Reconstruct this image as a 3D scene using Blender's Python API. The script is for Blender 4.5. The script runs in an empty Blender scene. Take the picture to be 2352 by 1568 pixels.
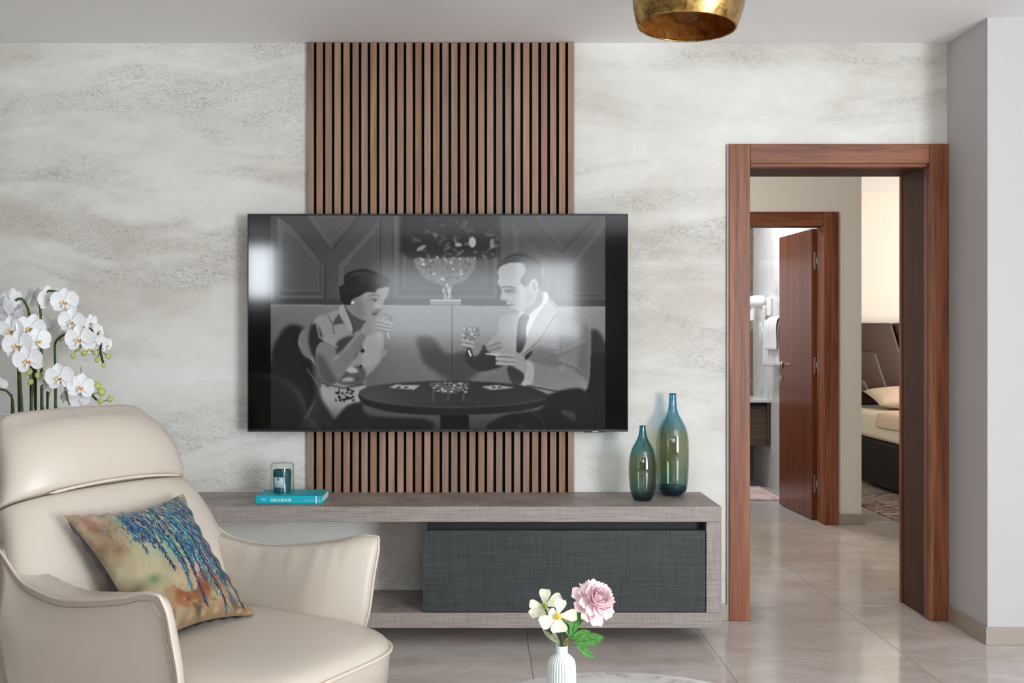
import bpy, bmesh, math, random
import numpy as np
from mathutils import Vector as V, Matrix

# ------------------------------------------------------------------ camera, light, exposure
SC = bpy.context.scene
COL = SC.collection
F = 2323.0            # focal length in pixels of the 2352 x 1568 frame
CX, CY = 1105.0, 775.0   # vanishing point of the depth lines
EYE = 1.264
WALL = 4.53           # distance of the plastered wall
CEIL = 2.582

cam = bpy.data.cameras.new('camera')
cam.sensor_width = 36.0
cam.lens = 36.0 * F / 2352.0
cam.shift_x = (1176 - CX) / 2352.0
cam.shift_y = -(784 - CY) / 2352.0
cam_o = bpy.data.objects.new('camera', cam)
cam_o.location = (0, 0, EYE)
cam_o.rotation_euler = (math.pi / 2, 0, 0)
COL.objects.link(cam_o)
SC.camera = cam_o

world = bpy.data.worlds.new('sky')
SC.world = world
world.use_nodes = True
wb = world.node_tree.nodes['Background']
wb.inputs[0].default_value = (0.80, 0.90, 1.0, 1)
wb.inputs[1].default_value = 1.6

def area(name, loc, size, direction, power, color=(1, 1, 1), shape='RECTANGLE'):
    l = bpy.data.lights.new(name, 'AREA')
    l.shape = shape
    l.size, l.size_y = size
    l.energy = power
    l.color = color
    o = bpy.data.objects.new(name, l)
    o.location = loc
    o.rotation_euler = V(direction).to_track_quat('-Z', 'Y').to_euler()
    COL.objects.link(o)
    return o

SC.view_settings.view_transform = 'Standard'
SC.view_settings.look = 'None'
SC.view_settings.gamma = 1
SC.view_settings.use_curve_mapping = False
SC.view_settings.exposure = -0.12
SC.cycles.max_bounces = 10
SC.cycles.diffuse_bounces = 5
SC.cycles.transparent_max_bounces = 16
SC.cycles.sample_clamp_indirect = 6.0
SC.cycles.caustics_reflective = False
SC.cycles.caustics_refractive = False

# daylight entering by the windows of the living room (far behind and to the right of the camera)
area('daylight_balcony_door', (-0.45, -4.12, 1.71), (1.76, 1.08), (0, 1, 0.8), 20, (0.93, 0.97, 1.0))
area('daylight_balcony_side_door', (0.86, -4.12, 1.75), (0.78, 1.0), (0, 1, 0.3), 27, (0.90, 0.96, 1.0))
area('daylight_left_window', (-2.83, -4.12, 2.1), (0.46, 0.7), (0, 1, 0), 23, (0.88, 0.95, 1.0))
area('daylight_right_window', (3.86, -1.7, 1.3), (2.0, 2.3), (-0.9, 0.7, 0.45), 400, (0.87, 0.945, 1.0))
area('added_ceiling_uplight', (1.7, 0.6, 1.8), (0.55, 0.55), (0, 0, 1), 54, (0.92, 0.96, 1.0), 'DISK')  # added uplight that brightens the ceiling; no lamp is known there
# rooms beyond the doorway
area('daylight_bedroom_window', (6.1, 7.6, 1.5), (1.4, 1.8), (-1, 0, 0), 70, (1.0, 0.95, 0.88))
area('bathroom_ceiling_light', (1.75, 8.0, 2.56), (0.5, 0.5), (0, 0, -1), 26, (1.0, 0.98, 0.96))
area('added_hall_light', (0.5, 4.9, 1.75), (0.3, 0.3), (0.25, 1, 0), 22, (1.0, 0.95, 0.89), 'DISK')  # added light to lift the far hall wall; no real lamp behind it

# ------------------------------------------------------------------ helpers
def at(px, py, Y):
    return V(((px - CX) * Y / F, Y, EYE - (py - CY) * Y / F))

BASE = {}
def empty(name, loc, label=None, cat=None, group=None, kind=None):
    o = bpy.data.objects.new(name, None)
    o.empty_display_size = 0.1
    o.location = loc
    COL.objects.link(o)
    BASE[o.name] = V(loc)
    tag(o, label, cat, group, kind)
    return o

def tag(o, label=None, cat=None, group=None, kind=None):
    if label: o['label'] = label
    if cat: o['category'] = cat
    if group: o['group'] = group
    if kind: o['kind'] = kind
    return o

def mk(name, verts, faces, mat, parent=None, smooth=False, label=None, bevel=0, sub=0, origin=None, fixn=True, auto=None):
    base = BASE[parent.name] if parent else (V(origin) if origin is not None else V((0, 0, 0)))
    me = bpy.data.meshes.new(name)
    me.from_pydata([tuple(V(v) - base) for v in verts], [], [tuple(f) for f in faces])
    if fixn:
        bm = bmesh.new(); bm.from_mesh(me)
        bmesh.ops.recalc_face_normals(bm, faces=bm.faces)
        bm.to_mesh(me); bm.free()
    me.materials.append(mat)
    if smooth:
        me.polygons.foreach_set('use_smooth', [True] * len(me.polygons))
    o = bpy.data.objects.new(name, me)
    COL.objects.link(o)
    if parent:
        o.parent = parent
        BASE[o.name] = base
    else:
        o.location = base
        BASE[o.name] = base
    if label: o['label'] = label
    if bevel:
        m = o.modifiers.new('edge', 'BEVEL'); m.width = bevel; m.segments = 2; m.limit_method = 'ANGLE'
    if sub:
        m = o.modifiers.new('soft', 'SUBSURF'); m.levels = sub; m.render_levels = sub
    return o

def boxes(*bs):
    vs, fs = [], []
    for (x0, x1, y0, y1, z0, z1) in bs:
        n = len(vs)
        vs += [(x0, y0, z0), (x1, y0, z0), (x1, y1, z0), (x0, y1, z0), (x0, y0, z1), (x1, y0, z1), (x1, y1, z1), (x0, y1, z1)]
        fs += [(n, n+3, n+2, n+1), (n+4, n+5, n+6, n+7), (n, n+1, n+5, n+4), (n+1, n+2, n+6, n+5), (n+2, n+3, n+7, n+6), (n+3, n, n+4, n+7)]
    return vs, fs

def box(name, b, mat, parent=None, bevel=0.0, **k):
    v, f = boxes(b)
    return mk(name, v, f, mat, parent, bevel=bevel, **k)

def lathe(c, prof, seg=40, rfun=None, axis=None):
    """prof: (radius, height) pairs about the vertical through c; ends closed when the radius is 0"""
    vs, fs = [], []
    for (r, h) in prof:
        for k in range(seg):
            a = 2 * math.pi * k / seg
            rr = r * (rfun(a, h) if rfun else 1)
            p = V((rr * math.cos(a), rr * math.sin(a), h))
            if axis is not None: p = axis @ p
            vs.append(V(c) + p)
    for i in range(len(prof) - 1):
        for k in range(seg):
            k2 = (k + 1) % seg
            fs.append((i*seg + k, i*seg + k2, (i+1)*seg + k2, (i+1)*seg + k))
    return vs, fs

def smooth_path(pts, n=6):
    P = [V(p) for p in pts]
    if len(P) < 3: return P
    out = []
    for i in range(len(P) - 1):
        p0 = P[max(i-1, 0)]; p1 = P[i]; p2 = P[i+1]; p3 = P[min(i+2, len(P)-1)]
        for k in range(n):
            t = k / n
            out.append(0.5 * ((2*p1) + (p2-p0)*t + (2*p0-5*p1+4*p2-p3)*t*t + (3*p1-p0-3*p2+p3)*t**3))
    out.append(P[-1])
    return out

def tube(pts, r, seg=8, n=5, smoothp=True):
    P = smooth_path(pts, n) if smoothp else [V(p) for p in pts]
    vs, fs = [], []
    t = (P[1] - P[0]).normalized()
    u = t.orthogonal().normalized()
    N_ = len(P)
    for i, p in enumerate(P):
        d = (P[min(i+1, N_-1)] - P[max(i-1, 0)])
        d = d.normalized() if d.length > 1e-9 else t
        u = (u - d * u.dot(d))
        u = u.normalized() if u.length > 1e-9 else d.orthogonal().normalized()
        w = d.cross(u)
        rr = r(i / (N_-1)) if callable(r) else r
        for k in range(seg):
            a = 2*math.pi*k/seg
            vs.append(p + rr*(math.cos(a)*u + math.sin(a)*w))
    for i in range(N_-1):
        for k in range(seg):
            k2 = (k+1) % seg
            fs.append((i*seg+k, i*seg+k2, (i+1)*seg+k2, (i+1)*seg+k))
    fs.append(tuple(range(seg))); fs.append(tuple((N_-1)*seg + k for k in range(seg)))
    return vs, fs

def grid_faces(nu, nv, off=0, wrap=False):
    fs = []
    for i in range(nu - 1):
        for j in range(nv - (0 if wrap else 1)):
            j2 = (j + 1) % nv
            fs.append((off + i*nv + j, off + i*nv + j2, off + (i+1)*nv + j2, off + (i+1)*nv + j))
    return fs

def merge(*vf):
    vs, fs = [], []
    for v, f in vf:
        n = len(vs)
        vs += list(v); fs += [tuple(i + n for i in q) for q in f]
    return vs, fs

def interp(x, pts):
    """smooth (monotone-ish cosine free) interpolation through (x, y) pairs"""
    xs = [p[0] for p in pts]
    if x <= xs[0]: return pts[0][1]
    if x >= xs[-1]: return pts[-1][1]
    for i in range(len(xs)-1):
        if xs[i] <= x <= xs[i+1]:
            x0, y0 = pts[i]; x1, y1 = pts[i+1]
            h = x1-x0; t = (x-x0)/h
            m0 = (y1 - pts[i-1][1])/(x1 - xs[i-1]) if i > 0 else (y1-y0)/h
            m1 = (pts[i+2][1]-y0)/(xs[i+2]-x0) if i+2 < len(xs) else (y1-y0)/h
            return (2*t**3-3*t*t+1)*y0 + (t**3-2*t*t+t)*h*m0 + (-2*t**3+3*t*t)*y1 + (t**3-t*t)*h*m1

# ------------------------------------------------------------------ materials
def srgb(r, g, b):
    f = lambda c: (c/255/12.92) if c/255 <= 0.04045 else ((c/255+0.055)/1.055)**2.4
    return (f(r), f(g), f(b), 1)

class Mat:
    def __init__(s, name, color=(0.8, 0.8, 0.8, 1), rough=0.5, metal=0.0, spec=0.5, **kw):
        s.m = bpy.data.materials.new(name); s.m.use_nodes = True
        s.nt = s.m.node_tree
        s.b = s.nt.nodes['Principled BSDF']
        s.set('Base Color', color); s.set('Roughness', rough); s.set('Metallic', metal); s.set('Specular IOR Level', spec)
        for k, v in kw.items(): s.set(k.replace('_', ' '), v)
    def set(s, k, v):
        if k in s.b.inputs: s.b.inputs[k].default_value = v
    def n(s, typ, ins=None, **props):
        nd = s.nt.nodes.new('ShaderNode' + typ)
        for k, v in props.items(): setattr(nd, k, v)
        for k, v in (ins or {}).items():
            sock = nd.inputs[k]
            if isinstance(v, bpy.types.NodeSocket): s.nt.links.new(v, sock)
            else: sock.default_value = v
        return nd
    def link(s, a, k): s.nt.links.new(a, s.b.inputs[k])
    def coord(s, scale=(1, 1, 1), which='Object', rot=(0, 0, 0)):
        tc = s.n('TexCoord')
        mp = s.n('Mapping', {'Vector': tc.outputs[which], 'Scale': scale, 'Rotation': rot})
        return mp.outputs[0]
    def noise(s, vec, scale, detail=3, rough=0.5, dist=0.0):
        return s.n('TexNoise', {'Vector': vec, 'Scale': scale, 'Detail': detail, 'Roughness': rough, 'Distortion': dist}).outputs['Fac']
    def ramp(s, fac, stops):
        r = s.n('ValToRGB', {'Fac': fac})
        e = r.color_ramp.elements
        while len(e) < len(stops): e.new(0.5)
        for i, (p, c) in enumerate(stops):
            e[i].position = p; e[i].color = c if len(c) == 4 else (*c, 1)
        return r.outputs[0]
    def mix(s, fac, a, b, mode='MIX'):
        nd = s.n('Mix', data_type='RGBA', blend_type=mode)
        for k, v in ((0, fac), (6, a), (7, b)):
            if isinstance(v, bpy.types.NodeSocket): s.nt.links.new(v, nd.inputs[k])
            else: nd.inputs[k].default_value = v
        return nd.outputs[2]
    def math(s, op, a, b=0.0, c=None):
        nd = s.n('Math', operation=op)
        for i, v in enumerate((a, b) if c is None else (a, b, c)):
            if isinstance(v, bpy.types.NodeSocket): s.nt.links.new(v, nd.inputs[i])
            else: nd.inputs[i].default_value = v
        return nd.outputs[0]
    def bump(s, h, strength=0.2, dist=0.01):
        s.link(s.n('Bump', {'Height': h, 'Strength': strength, 'Distance': dist}).outputs[0], 'Normal')

def G(v): return (v, v, v, 1)

def paint_mat(name, col, rough=0.75):
    M = Mat(name, col, rough, spec=0.25)
    M.bump(M.noise(M.coord(), 90, 3), 0.05, 0.002)
    return M.m

M_CEIL = paint_mat('ceiling_paint', srgb(243, 242, 242))
M_WHITE = paint_mat('white_wall_paint', srgb(199, 197, 198))
M_TAUPE = paint_mat('taupe_wall_paint', srgb(122, 117, 112))
M_DARKWALL = paint_mat('dark_grey_wall_paint', srgb(92, 88, 84))
M_HALL = paint_mat('warm_wall_paint', srgb(236, 231, 222))
M_CREAM = paint_mat('bedroom_paint', srgb(240, 234, 226))

def plaster():
    M = Mat('trowelled_plaster', rough=0.6, spec=0.3)
    c0 = M.coord((0.5, 0.5, 1.3))
    tone = M.noise(c0, 1.6, 5, 0.6, 0.6)
    base = M.ramp(tone, [(0.33, srgb(198, 189, 178)), (0.5, srgb(222, 219, 212)), (0.68, srgb(233, 232, 228))])
    mot = M.noise(M.coord((3, 3, 5)), 2.0, 6, 0.7, 0.3)
    base = M.mix(0.22, base, M.ramp(mot, [(0.3, srgb(198, 190, 181)), (0.7, srgb(240, 239, 236))]))
    # drifting bands of rough, dragged plaster
    wob = M.noise(M.coord((0.55, 0.55, 0.8)), 1.0, 2, 0.5, 0)
    tc = M.n('TexCoord').outputs['Object']
    sep = M.n('SeparateXYZ', {'Vector': tc})
    zz = M.math('ADD', sep.outputs[2], M.math('MULTIPLY', wob, 0.9))
    cmb = M.n('CombineXYZ', {'X': M.math('MULTIPLY', sep.outputs[0], 0.55), 'Y': 0.0, 'Z': M.math('MULTIPLY', zz, 5.2)})
    band = M.noise(cmb.outputs[0], 1.0, 3, 0.55, 0.25)
    mask = M.ramp(band, [(0.47, G(0)), (0.56, G(1))])
    fine = M.noise(M.coord((52, 52, 125)), 1.0, 4, 0.7, 1.6)
    crawl = M.ramp(fine, [(0.50, G(0)), (0.57, G(1))])
    patch = M.ramp(M.noise(M.coord((2.2, 2.2, 6)), 1.0, 4, 0.6, 0.8), [(0.40, G(0.0)), (0.62, G(1))])
    f = M.math('MULTIPLY', M.math('MULTIPLY', mask, crawl), M.math('MULTIPLY_ADD', patch, 0.75, 0.25))
    colr = M.mix(M.math('MULTIPLY', f, 0.55), base, srgb(140, 134, 128))
    colr = M.mix(M.math('MULTIPLY', mask, 0.10), colr, srgb(190, 181, 172))
    M.link(colr, 'Base Color')
    M.bump(M.math('SUBTRACT', M.math('MULTIPLY', mot, 0.3), f), 0.35, 0.004)
    return M.m
M_PLASTER = plaster()

def wood(name, dark, light, axis='Z', rough=0.42, rnd=0.0, scale=1.0, coat=0.0):
    M = Mat(name, rough=rough, spec=0.4)
    s = {'X': (1.2, 28, 28), 'Y': (28, 1.2, 28), 'Z': (28, 28, 1.2)}[axis]
    s2 = {'X': (6, 260, 260), 'Y': (260, 6, 260), 'Z': (260, 260, 6)}[axis]
    c = M.coord(tuple(v*scale for v in s))
    if rnd:
        oi = M.n('ObjectInfo')
        add = M.n('VectorMath', {0: c, 1: M.n('CombineXYZ', {'X': M.math('MULTIPLY', oi.outputs['Random'], 40.0), 'Y': M.math('MULTIPLY', oi.outputs['Random'], 17.0), 'Z': M.math('MULTIPLY', oi.outputs['Random'], 31.0)}).outputs[0]}, operation='ADD')
        c = add.outputs[0]
    g = M.noise(c, 1.0, 4, 0.6, 0.8)
    f = M.noise(M.coord(s2), 1.0, 2, 0.5, 0)
    k = M.math('ADD', M.math('MULTIPLY', g, 0.7), M.math('MULTIPLY', f, 0.3))
    colr = M.ramp(k, [(0.34, dark), (0.66, light)])
    if rnd:
        hv = M.n('HueSaturation', {'Color': colr, 'Hue': 0.5, 'Saturation': M.math('MULTIPLY_ADD', oi.outputs['Random'], -0.35, 1.12),
                                   'Value': M.math('MULTIPLY_ADD', M.math('FRACT', M.math('MULTIPLY', oi.outputs['Random'], 7.31)), rnd, 1.0 - rnd/2)})
        colr = hv.outputs[0]
    M.link(colr, 'Base Color')
    M.bump(f, 0.08, 0.002)
    if coat: M.set('Coat Weight', coat); M.set('Coat Roughness', 0.2)
    return M.m

D1, D2 = srgb(88, 43, 25), srgb(160, 98, 66)
M_MAHOG = wood('mahogany_upright', D1, D2, 'Z')
M_MAHOG_X = wood('mahogany_crosswise', D1, D2, 'X')
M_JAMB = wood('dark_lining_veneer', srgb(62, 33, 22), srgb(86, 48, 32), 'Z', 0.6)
M_LEAF = wood('door_leaf_veneer', srgb(86, 43, 27), srgb(124, 68, 42), 'Z', 0.3, scale=0.35, coat=0.3)
M_SLAT = wood('walnut_slat', srgb(122, 90, 69), srgb(170, 134, 110), 'Z', 0.5, rnd=0.22)
M_FELT = Mat('black_felt', srgb(14, 14, 14), 0.95, spec=0.1).m

def weave(name, dark, light, rough=0.5, s=1.0, sp=0.4):
    M = Mat(name, rough=rough, spec=sp)
    h = M.noise(M.coord((7*s, 7*s, 420*s)), 1.0, 2, 0.6)
    v = M.noise(M.coord((420*s, 420*s, 9*s)), 1.0, 2, 0.6)
    big = M.noise(M.coord((1.5, 3, 8)), 1.0, 2)
    k = M.math('ADD', M.math('MULTIPLY', h, 0.5), M.math('ADD', M.math('MULTIPLY', v, 0.4), M.math('MULTIPLY', big, 0.1)))
    M.link(M.ramp(k, [(0.36, dark), (0.64, light)]), 'Base Color')
    M.bump(k, 0.12, 0.001)
    return M.m
M_OAK = weave('taupe_oak_laminate', srgb(120, 109, 102), srgb(172, 161, 154), 0.45)
M_CHAR = weave('charcoal_linen_laminate', srgb(34, 37, 38), srgb(66, 70, 70), 0.55)
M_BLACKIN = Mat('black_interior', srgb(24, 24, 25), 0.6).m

def tile_mat():
    M = Mat('porcelain_tile', rough=0.2, spec=0.6)
    oi = M.n('ObjectInfo')
    off = M.n('CombineXYZ', {'X': M.math('MULTIPLY', oi.outputs['Random'], 60.0), 'Y': M.math('MULTIPLY', oi.outputs['Random'], 23.0), 'Z': 0.0})
    c = M.n('VectorMath', {0: M.coord((1, 1.6, 1)), 1: off.outputs[0]}, operation='ADD').outputs[0]
    n1 = M.noise(c, 2.2, 6, 0.62, 1.0)
    n2 = M.noise(c, 26, 4, 0.6, 0.5)
    k = M.math('ADD', M.math('MULTIPLY', n1, 0.8), M.math('MULTIPLY', n2, 0.2))
    M.link(M.ramp(k, [(0.3, srgb(182, 171, 161)), (0.5, srgb(200, 190, 182)), (0.72, srgb(214, 207, 201))]), 'Base Color')
    M.link(M.math('MULTIPLY_ADD', n1, 0.10, 0.07), 'Roughness')
    return M.m
M_TILE = tile_mat()
M_GROUT = Mat('grout', srgb(160, 152, 144), 0.9).m
M_SKIRT = Mat('stone_skirting', srgb(168, 156, 145), 0.4).m
M_SKIRTL = M_SKIRT

def leather():
    M = Mat('cream_leather', srgb(196, 185, 172), 0.32, spec=0.5)
    c = M.coord()
    vor = M.n('TexVoronoi', {'Vector': c, 'Scale': 420.0}).outputs['Distance']
    n = M.noise(c, 5, 4, 0.5, 0.4)
    M.bump(M.math('ADD', M.math('MULTIPLY', vor, 0.12), n), 0.10, 0.006)
    M.link(M.math('MULTIPLY_ADD', n, 0.08, 0.32), 'Roughness')
    return M.m
M_LEATHER = leather()
M_PIPING = Mat('leather_piping', srgb(208, 194, 180), 0.4).m
M_SEAM = Mat('seam_thread', srgb(150, 138, 126), 0.7).m  # stitch thread, darker than the leather

def vcol_mat(name, rough, emit=None, spec=0.5, sheen=0.0):
    M = Mat(name, (0.01, 0.01, 0.01, 1), rough, spec=spec)
    a = M.n('VertexColor', layer_name='paint')
    if emit:
        M.link(a.outputs[0], 'Emission Color'); M.set('Emission Strength', emit)
    else:
        M.link(a.outputs[0], 'Base Color')
    if sheen: M.set('Sheen Weight', sheen)
    return M
M_CHROME = Mat('brushed_chrome', srgb(200, 200, 200), 0.18, 1.0).m
M_BLACKPL = Mat('black_plastic', srgb(18, 19, 20), 0.3).m
M_SCREENBLACK = Mat('dark_glass_screen', srgb(4, 5, 6), 0.075, spec=0.6).m
M_PRINT = Mat('white_print', srgb(240, 240, 236), 0.5).m

def gold(name, a, b, c, rough, metal=1.0):
    M = Mat(name, rough=rough, metal=metal)
    n1 = M.noise(M.coord(), 14, 6, 0.7, 0.6)
    n2 = M.noise(M.coord(), 60, 4, 0.7, 0.4)
    k = M.math('ADD', M.math('MULTIPLY', n1, 0.65), M.math('MULTIPLY', n2, 0.35))
    M.link(M.ramp(k, [(0.36, a), (0.5, b), (0.66, c)]), 'Base Color')
    M.link(M.math('MULTIPLY_ADD', n2, 0.25, rough), 'Roughness')
    M.bump(n2, 0.15, 0.003)
    return M.m
M_GOLD = gold('gold_leaf', srgb(128, 98, 56), srgb(190, 154, 92), srgb(222, 190, 130), 0.16)
M_COPPER = gold('aged_gold_lining', srgb(120, 68, 26), srgb(190, 122, 54), srgb(222, 160, 84), 0.36, 0.55)

def clear_glass(name, tint_stops=None, z0=0, z1=1, edge=0.5, gloss=0.06, base_tint=(1, 1, 1, 1), edge_tint=(0.55, 0.6, 0.6, 1)):
    """thin blown glass: transparent by its tint, darker where seen edge-on, with mirror-like highlights"""
    M = Mat(name)
    nt = M.nt
    nt.nodes.remove(M.b)
    out = [n for n in nt.nodes if n.type == 'OUTPUT_MATERIAL'][0]
    if tint_stops:
        sep = M.n('SeparateXYZ', {'Vector': M.n('TexCoord').outputs['Object']})
        f = M.math('DIVIDE', M.math('SUBTRACT', sep.outputs[2], z0), z1 - z0)
        tint = M.ramp(f, tint_stops)
    else:
        rgb = M.n('RGB'); rgb.outputs[0].default_value = base_tint; tint = rgb.outputs[0]
    lw = M.n('LayerWeight', {'Blend': edge})
    ed = M.ramp(lw.outputs['Facing'], [(0.55, G(0)), (1.0, G(1))])
    t2 = M.mix(ed, tint, M.mix(1.0, tint, edge_tint, 'MULTIPLY'))
    tr = M.n('BsdfTransparent', {'Color': t2})
    gl = M.n('BsdfGlossy', {'Color': (1, 1, 1, 1), 'Roughness': 0.02})
    fr = M.math('MULTIPLY_ADD', M.math('POWER', M.n('LayerWeight', {'Blend': 0.5}).outputs['Facing'], 4.0), 0.7, 0.03 + gloss)
    mx = M.n('MixShader', {0: fr, 1: tr.outputs[0], 2: gl.outputs[0]})
    nt.links.new(mx.outputs[0], out.inputs[0])
    return M.m
# ------------------------------------------------------------------ the setting
def struct(name, bs, mat, parent=None, bevel=0.0):
    v, f = boxes(*bs)
    o = mk(name, v, f, mat, parent, bevel=bevel)
    if parent is None: o['kind'] = 'structure'
    return o

floor = struct('floor', [(-4.15, 6.3, -4.35, 9.3, -0.12, -0.004)], M_GROUT)
TS, X0, Y0 = 0.746, 0.194, 4.003
tm = None
for i in range(-7, 9):
    for j in range(-12, 8):
        x, y = X0 + i*TS, Y0 + j*TS
        if x + TS < -4.1 or x > 6.2 or y + TS < -4.2 or y > 9.0: continue
        if tm is None:
            g = 0.0012
            v, f = boxes((g, TS-g, g, TS-g, -0.006, 0.0))
            o = mk('tile', [V(p) for p in v], f, M_TILE, floor)
            tm = o.data
        else:
            o = bpy.data.objects.new('tile', tm); COL.objects.link(o); o.parent = floor
        o.location = (x, y, 0)

struct('ceiling', [(-4.15, 6.3, -4.35, 9.3, CEIL, CEIL+0.12)], M_CEIL)
TH = 4.82   # rear face of the plastered wall
struct('wall_back', [(-4.0, 1.17, WALL, TH, 0, CEIL), (2.035, 4.0, WALL, TH, 0, CEIL), (1.17, 2.035, WALL, TH, 2.06, CEIL)], M_PLASTER)
struct('wall_right', [(2.087, 4.0, 4.168, WALL, 0, CEIL), (3.85, 4.0, -0.65, 4.168, 0, CEIL), (3.85, 4.0, -4.2, -2.75, 0, CEIL),
                      (3.85, 4.0, -2.75, -0.65, 2.5, CEIL), (3.85, 4.0, -2.75, -0.65, 0, 0.06)], M_WHITE)
struct('wall_left', [(-4.0, -3.85, -4.2, WALL, 0, CEIL)], M_TAUPE)
FY0, FY1 = -4.2, -4.05
struct('wall_front', [(-4.0, -3.06, FY0, FY1, 0, CEIL), (-2.60, -1.36, FY0, FY1, 0, CEIL), (1.25, 4.0, FY0, FY1, 0, CEIL),
                      (-3.06, -2.60, FY0, FY1, 2.47, CEIL), (-3.06, -2.60, FY0, FY1, 0, 1.73), (-1.36, 1.25, FY0, FY1, 2.27, CEIL), (-1.36, 1.25, FY0, FY1, 0, 1.15)], M_DARKWALL)
M_FRAME = Mat('white_window_frame', srgb(235, 235, 235), 0.35).m
def window(name, x0, x1, z0, z1, bars, axis='x', pos=-4.06):
    w = 0.05
    bs = [(x0, x0+w, z0, z1), (x1-w, x1, z0, z1), (x0, x1, z0, z0+w), (x0, x1, z1-w, z1)] + [(b-w/2, b+w/2, z0, z1) for b in bars]
    root = empty(name, (0, 0, 0), kind='structure')
    for (a, b, c, d) in bs:
        box('frame_bar', (a, b, pos-0.03, pos+0.03, c, d) if axis == 'x' else (pos-0.03, pos+0.03, a, b, c, d), M_FRAME, root, 0.004)
window('window_1', -1.36, 1.25, 1.15, 2.27, [0.45])
window('window_2', -3.06, -2.60, 1.73, 2.47, [])
window('window_3', -2.75, -0.65, 0.06, 2.5, [-1.7], 'y', 3.90)

BH = 0.072
struct('baseboard_back', [(-3.85, 1.1, WALL-0.011, WALL, 0, BH)], M_SKIRT, bevel=0.002)
struct('baseboard_right', [(2.076, 2.087, 4.1685, WALL-0.03, 0, BH), (2.076, 3.85, 4.157, 4.168, 0, BH)], M_SKIRT, bevel=0.002)

# doorway with mahogany casing and deep dark lining
d1 = empty('door_1', (1.6, WALL, 0), kind='structure')
yf = WALL - 0.02
box('casing', (1.1066, 1.2, yf, WALL, 0, 2.128), M_MAHOG, d1, 0.003)
box('casing', (2.0, 2.0865, yf, WALL, 0, 2.128), M_MAHOG, d1, 0.003)
box('head_casing', (1.2, 2.0, yf, WALL, 2.042, 2.128), M_MAHOG_X, d1, 0.003)
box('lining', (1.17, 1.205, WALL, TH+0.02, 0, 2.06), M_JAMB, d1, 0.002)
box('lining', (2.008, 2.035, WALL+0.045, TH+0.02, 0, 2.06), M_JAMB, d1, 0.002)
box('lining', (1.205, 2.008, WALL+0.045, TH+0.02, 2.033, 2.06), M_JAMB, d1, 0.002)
box('bead', (2.000, 2.035, WALL, WALL+0.042, 0, 2.06), M_MAHOG, d1, 0.004)
box('bead', (1.205, 2.000, WALL, WALL+0.042, 2.028, 2.06), M_MAHOG_X, d1, 0.004)
box('casing', (1.1066, 1.2, TH, TH+0.02, 0, 2.128), M_MAHOG, d1, 0.003)
box('casing', (2.0, 2.0865, TH, TH+0.02, 0, 2.128), M_MAHOG, d1, 0.003)
box('trim_edge', (1.0985, 1.1066, WALL-0.012, WALL, 0, 2.128), M_SKIRT, d1)

# hall, bathroom and bedroom beyond
HY = 6.845
struct('wall_hall', [(-0.6, 1.60, HY, HY+0.12, 0, CEIL), (2.33, 2.575, HY, HY+0.12, 0, CEIL), (1.60, 2.33, HY, HY+0.12, 2.05, CEIL), (3.4, 6.3, HY, HY+0.12, 0, CEIL)], M_HALL)
struct('wall_hall_left', [(-0.6, -0.5, TH, HY, 0, CEIL)], M_HALL)
struct('wall_hall_right', [(3.9, 6.3, TH, TH+0.12, 0, CEIL)], M_CREAM)
struct('baseboard_hall', [(2.41, 2.594, HY-0.012, HY, 0, BH), (2.575, 2.594, HY, 9.15, 0, BH), (-0.5, 1.53, HY-0.012, HY, 0, BH)], M_SKIRT, bevel=0.002)
def marble(name, a, b, sc=1.0, rough=0.18):
    M = Mat(name, a, rough)
    c = M.coord((sc, sc, sc*0.7), rot=(0.3, 0.5, 0.4))
    n = M.noise(c, 1.4, 7, 0.6, 1.6)
    vein = M.math('ABSOLUTE', M.math('SUBTRACT', n, 0.5))
    cloud = M.noise(c, 3.0, 4, 0.6, 0.4)
    v = M.ramp(vein, [(0.0, G(1)), (0.018, G(0.45)), (0.06, G(0))])
    M.link(M.mix(M.math('MULTIPLY', v, M.ramp(cloud, [(0.45, G(0)), (0.7, G(0.8))])), a, b), 'Base Color')
    return M.m
M_MARBLE_W = marble('white_marble_wall', srgb(226, 228, 230), srgb(150, 150, 152))
M_STONE_B = marble('brown_stone_wall', srgb(112, 100, 88), srgb(190, 182, 172), 3.0)
struct('wall_bathroom', [(2.42, 2.575, HY+0.12, 9.15, 0, CEIL)], M_MARBLE_W)
struct('wall_bathroom_back', [(0.8, 2.42, 9.0, 9.15, 0, CEIL)], M_STONE_B)
struct('wall_bathroom_left', [(0.8, 0.9, HY+0.12, 9.0, 0, CEIL)], M_MARBLE_W)
struct('wall_bedroom_back', [(2.575, 6.3, 9.15, 9.3, 0, CEIL)], M_CREAM)
struct('wall_bedroom_right', [(6.15, 6.3, TH+0.12, 6.6, 0, CEIL), (6.15, 6.3, 8.5, 9.15, 0, CEIL), (6.15, 6.3, 6.6, 8.5, 2.4, CEIL), (6.15, 6.3, 6.6, 8.5, 0, 0.6)], M_CREAM)
struct('floor_bathroom', [(0.9, 2.42, 6.93, 9.0, 0.0005, 0.004)], Mat('bathroom_porcelain', srgb(188, 184, 182), 0.22).m)

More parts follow.
